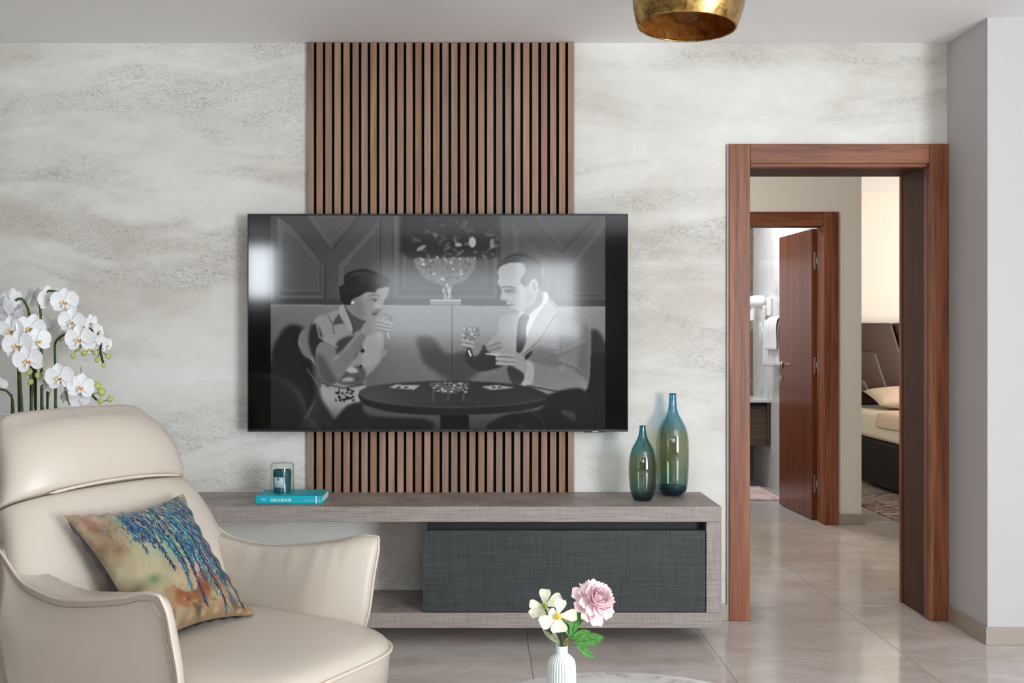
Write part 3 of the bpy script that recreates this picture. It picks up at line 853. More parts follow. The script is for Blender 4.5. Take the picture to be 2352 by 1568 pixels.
    jacket = fill([(1540, 640), (1660, 620), (1830, 545), (1890, 600), (2010, 640), (2075, 700), (2080, 900), (2050, 1090), (1900, 1110), (1700, 1060), (1690, 900), (1640, 930), (1540, 900), (1450, 830), (1520, 740)], 0.58, 0.9)
    fill([(1890, 620), (2010, 640), (2075, 700), (2080, 900), (2050, 1090), (1960, 1090), (1900, 830)], 0.50, 5.0, clip=jacket)
    fill([(2030, 700), (2085, 760), (2080, 1000), (2050, 1090), (2000, 1060)], 0.36, 5.0, clip=jacket, a=0.7)
    fill([(1540, 680), (1640, 640), (1650, 860), (1560, 900)], 0.64, 4.0, clip=jacket, a=0.7)
    fill([(1700, 900), (1740, 830), (1890, 870), (1900, 950), (1800, 950)], 0.36, 4.0, clip=jacket, a=0.6)
    for (p) in ([(1880, 880), (1960, 850), (2050, 800)], [(1890, 920), (1980, 950), (2040, 1000)], [(1900, 980), (1990, 1010), (2020, 1070)], [(1910, 760), (1900, 860), (1880, 930)], [(1460, 830), (1540, 800)], [(1470, 850), (1545, 830)]):
        line(p, 12, 0.40, 3.0, 0.7); line([(x+4, y-16) for x, y in p], 14, 0.64, 4.0, 0.22)
    fill([(1690, 930), (1870, 960), (2030, 1000), (2050, 1090), (1900, 1110), (1680, 1060)], 0.52, 2.0)
    fill([(1685, 920), (1740, 935), (1730, 1045), (1665, 1050)], 0.66, 1.2)
    line([(1700, 1060), (1880, 1095), (2030, 1090)], 9, 0.2, 1.4, 0.8)
    fill([(1660, 630), (1790, 500), (1830, 540), (1760, 640), (1700, 760), (1640, 860), (1640, 690)], 0.74, 0.8)
    fill([(1650, 660), (1690, 625), (1712, 650), (1695, 700), (1690, 800), (1660, 860), (1636, 850), (1640, 740)], 0.10, 0.7)
    fill([(1690, 880), (1730, 850), (1720, 880), (1690, 905)], 0.14, 0.8)
    fill([(1830, 545), (1890, 610), (1840, 720), (1700, 860), (1670, 870), (1740, 700), (1800, 620)], 0.62, 0.8, a=0.9)
    line([(1835, 555), (1890, 612), (1850, 665), (1880, 640)], 5, 0.36, 0.8, 0.8); line([(1850, 670), (1780, 780), (1670, 880)], 6, 0.30, 0.9, 0.8)
    line([(1770, 830), (1890, 850)], 5, 0.40, 0.9, 0.7)
    fill([(1680, 560), (1760, 480), (1795, 500), (1790, 560), (1740, 610), (1690, 640)], 0.44, 1.0)
    face = fill([(1525, 375), (1560, 330), (1700, 310), (1790, 350), (1785, 440), (1760, 510), (1740, 560), (1690, 600), (1640, 622), (1605, 612), (1595, 580), (1575, 575), (1578, 555), (1542, 545), (1535, 530), (1548, 500), (1538, 470), (1522, 440), (1530, 410)], 0.64, 0.7)
    fill([(1680, 330), (1790, 350), (1785, 440), (1740, 560), (1680, 610), (1690, 500), (1660, 430)], 0.50, 4.0, clip=face, a=0.85)
    fill([(1560, 480), (1620, 475), (1640, 500), (1580, 510)], 0.42, 2.0, clip=face, a=0.7)
    line([(1545, 472), (1580, 464), (1625, 474)], 7, 0.26, 0.8, 0.9); line([(1570, 492), (1612, 492)], 6, 0.18, 0.8)
    line([(1548, 500), (1540, 530), (1560, 546), (1585, 548)], 5, 0.40, 0.9, 0.8); line([(1578, 577), (1620, 574)], 5, 0.22, 0.8)
    line([(1590, 545), (1615, 570)], 4, 0.46, 0.9, 0.7); fill([(1600, 600), (1650, 612), (1640, 624), (1608, 614)], 0.50, 1.4, clip=face)
    fill([(1520, 352), (1545, 315), (1590, 280), (1650, 265), (1720, 280), (1775, 320), (1790, 380), (1788, 440), (1768, 480), (1755, 440), (1735, 420), (1715, 440), (1690, 465), (1660, 430), (1690, 380), (1680, 330), (1610, 320), (1560, 335)], 0.15, 0.8)
    line([(1560, 310), (1640, 285), (1720, 305)], 9, 0.26, 2.0, 0.7)
    ell(1742, 462, 26, 42, 0.60, 0.8); ell(1744, 464, 13, 26, 0.38, 1.2); ell(1748, 456, 7, 14, 0.54, 1.0)
    # hands of the man
    fill([(1312, 760), (1330, 730), (1400, 720), (1420, 770), (1430, 830), (1400, 880), (1360, 870), (1320, 820)], 0.50, 0.8)
    for y in (755, 785, 812): line([(1316, y), (1372, y+14)], 20, 0.62, 0.8); line([(1316, y+14), (1372, y+26)], 4, 0.28, 0.8)
    fill([(1320, 715), (1412, 715), (1408, 760), (1375, 790), (1340, 775)], 0.40, 0.9)
    for k in range(26): ell(rs.uniform(1322, 1410), rs.uniform(712, 780), rs.uniform(3, 9), rs.uniform(2, 6), rs.choice([0.15, 0.6, 0.95]), 0.6, a=0.8)
    fill([(1345, 830), (1368, 850), (1372, 885), (1330, 885)], 0.20, 0.8); line([(1350, 850), (1362, 880)], 9, 0.95)
    fill([(1520, 860), (1600, 850), (1660, 870), (1695, 920), (1690, 985), (1640, 985), (1570, 945), (1530, 910)], 0.60, 0.8)
    for y in (872, 900, 925): line([(1520, y), (1620, y+6)], 20, 0.64, 0.8); line([(1525, y+13), (1625, y+20)], 4, 0.32, 0.8)
    line([(1455, 868), (1525, 876)], 9, 0.78, 0.8)
    fill([(1580, 960), (1600, 940), (1680, 990), (1665, 1045), (1610, 1045)], 0.24, 1.2)
    # tabletop, coasters, ashtray
    top = fill([(690, 1105), (740, 1070), (900, 1045), (1200, 1030), (1500, 1040), (1700, 1065), (1815, 1110), (1800, 1140), (1600, 1175), (1200, 1190), (900, 1170), (740, 1140)], 0.20, 0.7)
    im = im + top*gx(690, 0.10, 1300, 0.0)*0.9
    fill([(690, 1108), (740, 1142), (900, 1172), (1200, 1192), (1600, 1177), (1800, 1142), (1815, 1112), (1800, 1175), (1600, 1220), (1200, 1236), (900, 1220), (740, 1180), (700, 1150)], 0.15, 0.8)
    line([(700, 1120), (900, 1170), (1200, 1190), (1600, 1176), (1800, 1140)], 4, 0.30, 0.8, 0.7)
    fill([(870, 1072), (910, 1054), (1058, 1058), (1022, 1084)], 0.62, 0.7, False); fill([(1424, 1066), (1520, 1056), (1630, 1072), (1490, 1086)], 0.62, 0.7, False)
    for (x, y) in ((930, 1070), (975, 1070), (1500, 1070), (1535, 1070)): ell(x, y, 12, 5, 0.22)
    fill([(1115, 1046), (1230, 1040), (1355, 1050), (1290, 1098), (1230, 1108), (1170, 1095)], 0.36, 0.8)
    for k in range(70): ell(rs.uniform(1125, 1345), rs.uniform(1042, 1098), rs.uniform(3, 9), rs.uniform(2, 5), rs.choice([0.1, 0.5, 0.95]), 0.6, a=0.8)
    for x in (1140, 1230, 1320): line([(x, 1105), (x-6, 1150)], 12, 0.36, 2.0, 0.6)
    # dark foot of the picture
    fill([(1840, 1110), (2050, 1090), (2060, 1330), (1480, 1330), (1560, 1240), (1780, 1200)], 0.13, 2.0)
    line([(1700, 1200), (1790, 1260), (1810, 1330)], 8, 0.28, 1.4, 0.8); fill([(1900, 1210), (1980, 1220), (1990, 1270), (1940, 1250)], 0.28, 1.4)
    im = im * (0.94 + 0.06*blur(rs.rand(H, W).astype(np.float32)-0.5, 0.6)*2)
    im = blur(im, 0.75)
    im = im + 0.25*(im - blur(im, 14.0))
    return np.clip(im*(1 - 0.55*np.clip((CYY-1150)/200, 0, 1)), 0, 1)

def colour_grid(name, x0, x1, y, z0, z1, rgb, mat, parent):
    H, W = rgb.shape[:2]
    xs = np.linspace(x0, x1, W); zs = np.linspace(z1, z0, H)
    co = np.zeros((H, W, 3), np.float32)
    co[..., 0] = xs[None, :]; co[..., 1] = y; co[..., 2] = zs[:, None]
    co -= np.array(BASE[parent.name], np.float32)
    me = bpy.data.meshes.new(name)
    idx = np.arange(H*W).reshape(H, W)
    q = np.stack([idx[1:, :-1], idx[1:, 1:], idx[:-1, 1:], idx[:-1, :-1]], -1).reshape(-1, 4)
    me.vertices.add(H*W); me.vertices.foreach_set('co', co.ravel())
    me.loops.add(q.size); me.loops.foreach_set('vertex_index', q.ravel().astype(np.int32))
    me.polygons.add(len(q)); me.polygons.foreach_set('loop_start', np.arange(0, q.size, 4, dtype=np.int32))
    me.update(calc_edges=True)
    ca = me.color_attributes.new('paint', 'FLOAT_COLOR', 'POINT')
    ca.data.foreach_set('color', np.concatenate([rgb, np.ones((H, W, 1), np.float32)], -1).astype(np.float32).ravel())
    me.materials.append(mat)
    o = bpy.data.objects.new(name, me); COL.objects.link(o); o.parent = parent; BASE[o.name] = BASE[parent.name]
    return o
FM = vcol_mat('lit_film_picture', 0.075, emit=0.95, spec=0.6)
g = film()
lin = np.where(g <= 0.04045, g/12.92, ((g+0.055)/1.055)**2.4)
colour_grid('film_picture', tvx(622), tvx(1390), YT-0.0015, tvz(984.5), tvz(495), np.stack([lin*0.99, lin*1.0, lin*1.02], -1), FM.m, tv)

# ------------------------------------------------------------------ sideboard and what stands on it
sb = empty('floating_sideboard', (0, WALL, 0.076), 'long floating taupe oak sideboard with charcoal drawer under the television', 'sideboard')
YF, XR, XL = 4.137, 0.984, -1.62
TOPZ = 0.573
box('top_slab', (XL, XR, YF, WALL-0.001, TOPZ-0.0635, TOPZ), M_OAK, sb, 0.0025)
box('bottom_shelf', (XL, XR+0.002, YF, WALL-0.012, 0.0755, 0.138), M_OAK, sb, 0.0025)
xi = at(1622.5, 0, YF).x
box('end_panel', (xi, XR, YF+0.001, WALL-0.012, 0.1385, TOPZ-0.064), M_OAK, sb, 0.002)
xd = at(970.5, 0, YF).x
box('drawer_carcass', (xd, xd+0.018, YF+0.012, WALL-0.012, 0.1385, TOPZ-0.064), M_CHAR, sb, 0.001)
box('recess_back', (xd+0.018, xi, YF+0.06, WALL-0.012, 0.1385, TOPZ-0.064), M_BLACKIN, sb)
zd1 = at(0, 1218.5, YF).z
box('drawer_front', (xd, xi-0.003, YF+0.004, YF+0.024, 0.1415, zd1), M_CHAR, sb, 0.0015)

bk = empty('book', (-0.8, 4.29, TOPZ), 'turquoise hardback book titled DECORATE lying on the sideboard', 'book')
M_TURQ = Mat('turquoise_cloth', srgb(0, 174, 192), 0.5).m
M_PAPER = Mat('page_edges', srgb(226, 220, 210), 0.9).m
bx0, bx1, by0, by1, bz = -0.937, -0.659, 4.203, 4.388, TOPZ+0.0005
box('cover_board', (bx0, bx1, by0, by1, bz, bz+0.003), M_TURQ, bk, 0.0008)
box('cover_board', (bx0, bx1, by0, by1, bz+0.0295, bz+0.0325), M_TURQ, bk, 0.0008)
box('spine', (bx0, bx1, by0-0.001, by0+0.003, bz+0.0002, bz+0.0323), M_TURQ, bk, 0.001)
box('page_block', (bx0+0.004, bx1-0.004, by0+0.003, by1-0.004, bz+0.003, bz+0.0295), M_PAPER, bk)
ys_ = by0-0.0013
def bp(px): return (px-CX)*4.202/F
text('lettering', 'DECORATE', (bp(621.5), ys_, bz+0.0098), 0.0167, M_PRINT, bk, bold=0.0003)
text('lettering', 'Becker &\nCopestick', (bp(600.5), ys_, bz+0.0150), 0.0046, M_PRINT, bk, bold=0.00005)
box('print_bar', (bp(725), bp(727.6), ys_-0.0002, ys_+0.0005, bz+0.001, bz+0.0315), M_PRINT, bk)
rs = random.Random(2)
x = bp(698)
vv = []
while x < bp(723.5):
    w = rs.uniform(0.0006, 0.0012); vv.append((x, x+w, ys_-0.0002, ys_+0.0004, bz+0.0128, bz+0.0128+rs.uniform(0.0008, 0.0017))); x += w + rs.choice([0.0004, 0.0004, 0.0016])
v, f = boxes(*vv); o = mk('small_print', v, f, M_PRINT, bk); o['kind'] = 'stuff'
v, f = merge(tube([(bp(731.5), ys_, bz+.012), (bp(732.5), ys_, bz+.008), (bp(734.5), ys_, bz+.0085), (bp(733), ys_, bz+.019)], 0.0005, 5), tube([(bp(732.6), ys_, bz+.0205), (bp(735.5), ys_, bz+.014), (bp(734.8), ys_, bz+.0085)], 0.0005, 5))
mk('publisher_mark', v, f, M_PRINT, bk)

bzt = bz+0.0328
cc = V(((648-CX)*4.30/F, 4.30, bzt))
cd = empty('scented_candle', cc, 'dark teal glass candle with pale square label inside the glass cloche', 'candle')
M_TEALG = Mat('dark_teal_glass', srgb(0, 84, 92), 0.08, spec=0.6, Coat_Weight=0.5).m
k = 4.30/F
rj, hj = 0.0385, 0.096
v, f = lathe(cc, [(0, .001), (rj*.86, .001), (rj*.93, .004), (rj, .05), (rj*1.02, hj), (rj*.94, hj), (rj*.92, hj-.014), (0, hj-.014)], 40)
mk('candle_jar', v, f, M_TEALG, cd, smooth=True).modifiers.new('e', 'EDGE_SPLIT')
v, f = lathe(cc, [(0, hj-.0138), (rj*.9, hj-.0138), (rj*.9, hj-.010), (0, hj-.011)], 30)
mk('wax', v, f, Mat('teal_wax', srgb(20, 104, 110), 0.5).m, cd, smooth=True)
v, f = tube([cc + V((0, 0, hj-.011)), cc + V((0.001, 0, hj-.002))], 0.0009, 6, smoothp=False); mk('wick', v, f, M_PRINT, cd)
def wrap(x0, x1, z0, z1, r, n=10):
    vs = []
    for zz in (z0, z1):
        for i in range(n):
            a = (x0 + (x1-x0)*i/(n-1))
            ang = math.asin(max(-1, min(1, a/r)))
            vs.append(cc + V((r*math.sin(ang), -r*math.cos(ang), zz)))
    return vs, [(i, i+1, n+i+1, n+i) for i in range(n-1)]
def zc(py): return EYE-(py-CY)*(4.26/F)-bzt
def wrap_obj(name, px0, px1, py0, py1, r, col):
    x0, x1 = (px0-648)*4.26/F, (px1-648)*4.26/F
    v, f = wrap(x0, x1, zc(py1), zc(py0), r)
    o = mk(name, v, f, col, cd, smooth=True)
    m = o.modifiers.new('t', 'SOLIDIFY'); m.thickness = 0.0004; m.offset = 0
    return o
M_LAB = Mat('pale_blue_label', srgb(206, 219, 228), 0.6).m
M_LABD = Mat('label_navy_ink', srgb(34, 84, 110), 0.6).m
M_LABG = Mat('label_grey_ink', srgb(150, 168, 180), 0.6).m
wrap_obj('label', 631.3, 655.2, 1096.3, 1120.3, rj*1.03, M_LAB)
wrap_obj('label_mark', 640.3, 645.6, 1098.5, 1103.6, rj*1.035, M_LABD)
wrap_obj('label_mark', 641.9, 644.2, 1100.4, 1102.0, rj*1.04, M_LABG)
for (a, b, y) in ((635, 651, 1106.4), (637, 649, 1109.2)): wrap_obj('label_print', a, b, y, y+0.9, rj*1.035, M_LABG)
for i in range(9):
    a = 632.3+i*2.45; h = [5, 7, 3, 4, 2.5, 2.5, 3.5, 5.5, 7][i]
    wrap_obj('label_flower', a, a+1.3, 1119.6-h, 1119.8, rj*1.035, M_LABG)

cl = empty('glass_cloche', cc, 'clear glass bell cloche with round knob covering the candle', 'cloche')
M_CLEAR = clear_glass('clear_glass', edge=0.4, base_tint=(0.97, 0.985, 0.98, 1), edge_tint=(0.22, 0.25, 0.24, 1), gloss=-0.012)
R = 0.0515
prof = [(R*1.03, 0.0), (R, .004), (R*.985, .05), (R*.97, .10), (R*.95, .122), (R*.86, .1275), (R*.5, .129), (R*.22, .1295), (.0075, .1315), (.0065, .1345), (.0105, .139), (.0125, .146), (.0115, .152), (.0085, .154), (0, .1545)]
inner = [(R*.93, 0.0), (R*.925, .05), (R*.91, .10), (R*.89, .118), (R*.8, .1235), (R*.4, .125), (0, .1255)]
v, f = lathe(cc, prof[:9], 48); v2, f2 = lathe(cc, inner, 48)
mk('bell', *merge((v, f), (v2, f2)), M_CLEAR, cl, smooth=True)
v, f = lathe(cc, prof[8:], 32); mk('knob', v, f, M_CLEAR, cl, smooth=True)

def bottle(name, cx, Y, H, prof, stops, label, thick):
    c = V(((cx-CX)*Y/F, Y, TOPZ+0.0005))
    o = empty(name, c, label, 'vase')
    M_ = clear_glass('tinted_glass_'+str(int(cx)), stops, 0, H, edge=0.45, gloss=0.05, edge_tint=(0.30, 0.52, 0.62, 1))
    pr = [(interp(i/60, prof), H*i/60) for i in range(61)]
    pr = [(0, 0.002), (pr[0][0]*0.7, 0.0)] + pr + [(pr[-1][0]*.75, H*1.0), (pr[-1][0]*.62, H*.985)]
    v, f = lathe(c, pr, 56)
    mk('glass_body', v, f, M_, o, smooth=True)
    # solid glass foot
    v, f = lathe(c, [(0, 0.003)] + [(interp(t, prof)*0.93, H*t+0.003) for t in np.linspace(0.0, thick, 6)] + [(interp(thick, prof)*0.6, H*thick*0.86), (0, H*thick*0.78)], 40)
    mk('glass_foot', v, f, clear_glass('foot_glass_'+str(int(cx)), edge=0.4, gloss=0.04, base_tint=(0.28, 0.52, 0.62, 1), edge_tint=(0.5, 0.65, 0.72, 1)), o, smooth=True)
    return o
kk = 4.30/F*0.1914
bottle('bottle_vase', 1476, 4.30, 0.317, [(0, 100*kk), (.02, 112*kk), (.06, 130*kk), (.14, 148*kk), (.25, 160*kk), (.38, 166*kk), (.5, 163*kk), (.58, 155*kk), (.66, 138*kk), (.71, 118*kk), (.76, 92*kk), (.82, 64*kk), (.88, 47*kk), (.94, 38*kk), (1, 36*kk)],
       [(0.0, srgb(100, 140, 152)), (0.14, srgb(140, 165, 160)), (0.35, srgb(160, 172, 150)), (0.58, srgb(164, 178, 158)), (0.68, srgb(130, 186, 190)), (1, srgb(110, 170, 186))],
       'shorter teal and olive glass bottle vase on the sideboard, nearer the front edge', 0.06)
kk = 4.44/F*0.1914
bottle('bottle_vase', 1545, 4.44, 0.446, [(0, 100*kk), (.025, 140*kk), (.06, 168*kk), (.12, 180*kk), (.22, 188*kk), (.38, 193*kk), (.5, 191*kk), (.56, 186*kk), (.62, 174*kk), (.68, 150*kk), (.74, 112*kk), (.79, 76*kk), (.85, 54*kk), (.92, 45*kk), (1, 42*kk)],
       [(0.0, srgb(90, 150, 180)), (0.10, srgb(160, 194, 190)), (0.26, srgb(188, 198, 176)), (0.50, srgb(202, 204, 182)), (0.60, srgb(192, 202, 186)), (0.70, srgb(166, 206, 214)), (1, srgb(120, 184, 208))],
       'taller blue and amber glass bottle vase on the sideboard, close to the wall', 0.085)
# ------------------------------------------------------------------ leather lounge chair
CO = V((-0.525, 2.661, 0)); CW = V((0.53, 0.848, 0)); CF = V((0.848, -0.53, 0))   # origin, sideways axis, forward axis
def ch(s, t, z): return CO + CF*s + CW*t + V((0, 0, z))
arm_chair = empty('lounge_armchair', ch(-0.25, 0, 0), 'cream leather lounge armchair with high back and flared arms', 'armchair')

def section_loft(rings, nseg=48, e=2.6):
    """rings: (s, z, half width, thickness, normal (ds, dz)); the front face passes through (s, z)"""
    vs = []
    for (s, z, hw, th, (ns, nz), cup) in rings:
        for k in range(nseg):
            a = 2*math.pi*k/nseg
            c, d = math.cos(a), math.sin(a)
            t = hw*math.copysign(abs(c)**(2/e), c)
            n = th/2*math.copysign(abs(d)**(2/e), d) - th/2
            n += cup*(abs(t)/max(hw, 1e-4))**2.2
            vs.append(ch(s + ns*n, t, z + nz*n))
    fs = grid_faces(len(rings), nseg, 0, True)
    m = len(rings)
    fs += [tuple(range(nseg)), tuple((m-1)*nseg + k for k in range(nseg))]
    return vs, fs

BP = [(0.30, -0.36), (0.42, -0.405), (0.55, -0.475), (0.68, -0.545), (0.81, -0.622), (0.90, -0.668), (0.98, -0.712), (1.05, -0.758)]  # z -> s of the front face
BW = [(0.30, 0.27), (0.42, 0.31), (0.55, 0.362), (0.64, 0.366), (0.72, 0.358), (0.81, 0.330), (0.90, 0.309), (0.98, 0.290), (1.05, 0.275)]
def back_ring(z, dth=0.0, fw=1.0, push=0.0, cup=-0.02):
    s = interp(z, BP); ds = (interp(z+0.01, BP)-interp(z-0.01, BP))/0.02
    t = V((ds, 1)).normalized(); n = (t.y, -t.x)
    return (s + n[0]*push, z + n[1]*push, interp(z, BW)*fw, 0.17 + dth, n, cup)
rings = [back_ring(0.30, fw=.9)] + [back_ring(z, push=p) for z, p in ((.36, 0), (.42, 0), (.48, .004), (.54, .007), (.60, .008), (.66, .009), (.72, .009), (.775, .007), (.805, .004), (.822, -.001), (.833, -.007), (.841, -.016))] + [back_ring(0.845, -0.04, .95, -.03)]
v, f = section_loft(rings)
mk('backrest', v, f, M_LEATHER, arm_chair, smooth=True, sub=1)
def head_ring(z, push, fw=1.0, dth=0.0): return back_ring(z, dth, fw, push, -0.02)
rings = [head_ring(.846, -.03, .95, -.04), head_ring(.848, -.018), head_ring(.854, -.008), head_ring(.866, -.001), head_ring(.885, .006), head_ring(.91, .013), head_ring(.94, .017), head_ring(.966, .016), head_ring(.988, .013), head_ring(1.010, .007), head_ring(1.030, -.004, .985, -.02), head_ring(1.044, -.022, .955, -.05), head_ring(1.053, -.044, .90, -.085), head_ring(1.058, -.066, .79, -.125)]
v, f = section_loft(rings)
mk('headrest', v, f, M_LEATHER, arm_chair, smooth=True, sub=1)
def back_pt(z, t, push=0.0):
    s, zz, hw, th, n, cup = back_ring(z, push=push)
    nn_ = cup*(abs(t)/hw)**2.2 + th/2*((max(0, 1-(abs(t)/hw)**2.6))**(1/2.6)) - th/2
    return ch(s + n[0]*nn_, t, zz + n[1]*nn_)
v, f = tube([back_pt(.842 + .004*math.cos(t*9), t, -.001) for t in np.linspace(-.225, .245, 16)], lambda q: 0.0045 if .03 < q < .97 else 0.002, 8, 3)
mk('welt', v, f, M_PIPING, arm_chair, smooth=True, label='raised leather welt below the headrest')

# seat: crowned cushion with a piped front edge
def plan(scale, n=72, front=0.206, back=-0.46, half=0.298, r=0.15, e=4.6):
    pts = []
    cs = (front+back)/2; hs = (front-back)/2
    for k in range(n):
        a = 2*math.pi*k/n
        c, d = math.cos(a), math.sin(a)
        s = math.copysign(abs(c)**(2/e), c)*hs
        t = math.copysign(abs(d)**(2/e), d)*half
        pts.append((cs + s*scale, t*scale))
    return pts
vs, fs = [], []
levels = [(.13, .86), (.20, .93), (.30, .98), (.37, .996), (.412, 1.004), (.424, 1.0), (.436, .985), (.447, .95), (.455, .89), (.461, .78), (.465, .60), (.467, .38), (.468, .16)]
for (z, sc) in levels:
    for (s, t) in plan(sc):
        q = max(0, s/0.206)
        vs.append(ch(s, t, z - 0.006*q*q*(z > .4)))
fs = grid_faces(len(levels), 72, 0, True)
fs += [tuple(range(72)), tuple((len(levels)-1)*72 + k for k in range(72))]
mk('seat_cushion', vs, fs, M_LEATHER, arm_chair, smooth=True, sub=1)
def rimp(k, z=0.419, sc=1.010):
    s, t = plan(sc)[k % 72]
    return ch(s, t, z - 0.006*max(0, s/0.206)**2)
v, f = tube([rimp(k) for k in range(-17, 18)], 0.0055, 8, 3)
mk('seat_piping', v, f, M_PIPING, arm_chair, smooth=True)

# body below and behind
vs = []
for (z, w, s0, s1, e) in ((.10, .22, -.58, .06, 3), (.13, .245, -.64, .10, 3), (.25, .265, -.67, .13, 3.5), (.40, .27, -.69, .12, 3.5), (.42, .26, -.69, .05, 3.5)):
    for k in range(48):
        a = 2*math.pi*k/48; c, d = math.cos(a), math.sin(a)
        vs.append(ch((s0+s1)/2 + (s1-s0)/2*math.copysign(abs(c)**(2/e), c), w*math.copysign(abs(d)**(2/e), d), z))
fs = grid_faces(5, 48, 0, True) + [tuple(range(48)), tuple(range(4*48, 5*48))]
mk('body_shell', vs, fs, M_LEATHER, arm_chair, smooth=True)

# arms: flat outer panel with a padded inner face, piped along the top and the front edge
TOPZ_S = [(-.72, .715), (-.68, .690), (-.62, .632), (-.53, .612), (-.42, .607), (-.31, .620), (-.15, .649), (-.05, .675), (0.0, .682)]
TOPT_S = [(-.72, .352), (-.62, .362), (-.5, .375), (-.3, .390), (-.12, .400), (0, .404)]
def arm_outer(a, h, sg):
    s_top = -0.70 + 0.70*a
    zt = interp(s_top, TOPZ_S); tt = interp(s_top, TOPT_S)
    hh = h
    z = 0.11 + (zt-0.11)*hh
    low = interp(hh, [(0, 0.285), (.25, .315), (.5, .335), (.75, .365), (1, tt)])
    t = low + (0.012*math.sin(math.pi*min(1, hh*1.05)))*(1-a*.5)
    sfront = interp(z, [(.11, -.10), (.30, -.035), (.45, 0.008), (.57, 0.012), (.64, .014), (.682, .004)])
    srear = interp(z, [(.11, -.60), (.30, -.69), (.45, -.70), (.60, -.665), (.715, -.715)])
    s = srear + (sfront - srear)*a
    zz = z
    if a > .9 and h > .9: zz -= 0.010*((a-.9)/.1)*((h-.9)/.1)
    return s, sg*t, zz
def build_arm(sg):
    NA, NH = 44, 30
    vs = []
    A = [1-(1-i/(NA-1))**1.6 for i in range(NA)]
    Hh = [1-(1-j/(NH-1))**1.7 for j in range(NH)]
    for a in A:
        for h in Hh:
            vs.append(ch(*arm_outer(a, h, sg)))
    n0 = len(vs)
    for a in A:
        for h in Hh:
            s, t, z = arm_outer(a, h, sg)
            ra = math.sqrt(max(0, 1-((a-.72)/.28)**2)) if a > .72 else 1.0
            rh = math.sqrt(max(0, 1-((h-.80)/.20)**2)) if h > .80 else 1.0
            th = 0.098*(0.66*ra + 0.34*ra**4)*rh
            up = 0.058*math.exp(-((h-.93)/.07)**2)*ra*rh**.5*(1-.5*a)
            wr = 0.0040*math.sin(a*70 + 2*math.sin(a*23))*math.exp(-((h-.90)/.055)**2)*(0.4+0.6*(1-a))*ra*rh
            vs.append(ch(s + 0.012*ra*(a > .8)*rh, t - sg*(th + wr), z + up + 0.5*wr))
    fs = grid_faces(NA, NH) + grid_faces(NA, NH, n0)
    o = mk('arm', vs, fs, M_LEATHER, arm_chair, smooth=True)
    bm = bmesh.new(); bm.from_mesh(o.data)
    bmesh.ops.remove_doubles(bm, verts=bm.verts, dist=1e-4)
    # close the open rims (bottom and rear)
    bmesh.ops.holes_fill(bm, edges=[e for e in bm.edges if e.is_boundary], sides=0)
    bmesh.ops.recalc_face_normals(bm, faces=bm.faces)
    bm.to_mesh(o.data); bm.free()
    for p in o.data.polygons: p.use_smooth = True
    path = [arm_outer(a, 1.0, sg) for a in np.linspace(-.08, 1, 30)]
    path += [arm_outer(1.0, h, sg) for h in np.linspace(.97, 0.05, 24)]
    out = [ch(s + .001, t + sg*.002, z) for (s, t, z) in path]
    v, f = tube(out, 0.0040, 8, 2)
    mk('arm_piping', v, f, M_PIPING, o, smooth=True)
    return o
arm_n = build_arm(-1)
arm_f = build_arm(1)
# stitched seam running beside the piping on the near outer panel
def near_seam(off):
    P = []
    for a in np.linspace(0.0, .965, 26):
        s, t, z = arm_outer(a, 1.0, -1); P.append(ch(s, t - .0035, z - off))
    for h in np.linspace(.94, .05, 20):
        s, t, z = arm_outer(1.0, h, -1); P.append(ch(s - off, t - .004, z - (off if h > .9 else 0)))
    return P
v, f = tube(near_seam(.017), 0.0016, 5, 2); mk('stitch_seam', v, f, M_SEAM, arm_n)
M_STEEL = Mat('satin_steel', srgb(150, 148, 146), 0.3, 1.0).m
v, f = lathe(ch(-.26, 0, 0), [(0, 0), (.27, 0), (.275, .004), (.27, .010), (.06, .018), (.03, .03), (.03, .11), (0, .11)], 48)
mk('swivel_base', v, f, M_STEEL, arm_chair, smooth=True).modifiers.new('e', 'EDGE_SPLIT')

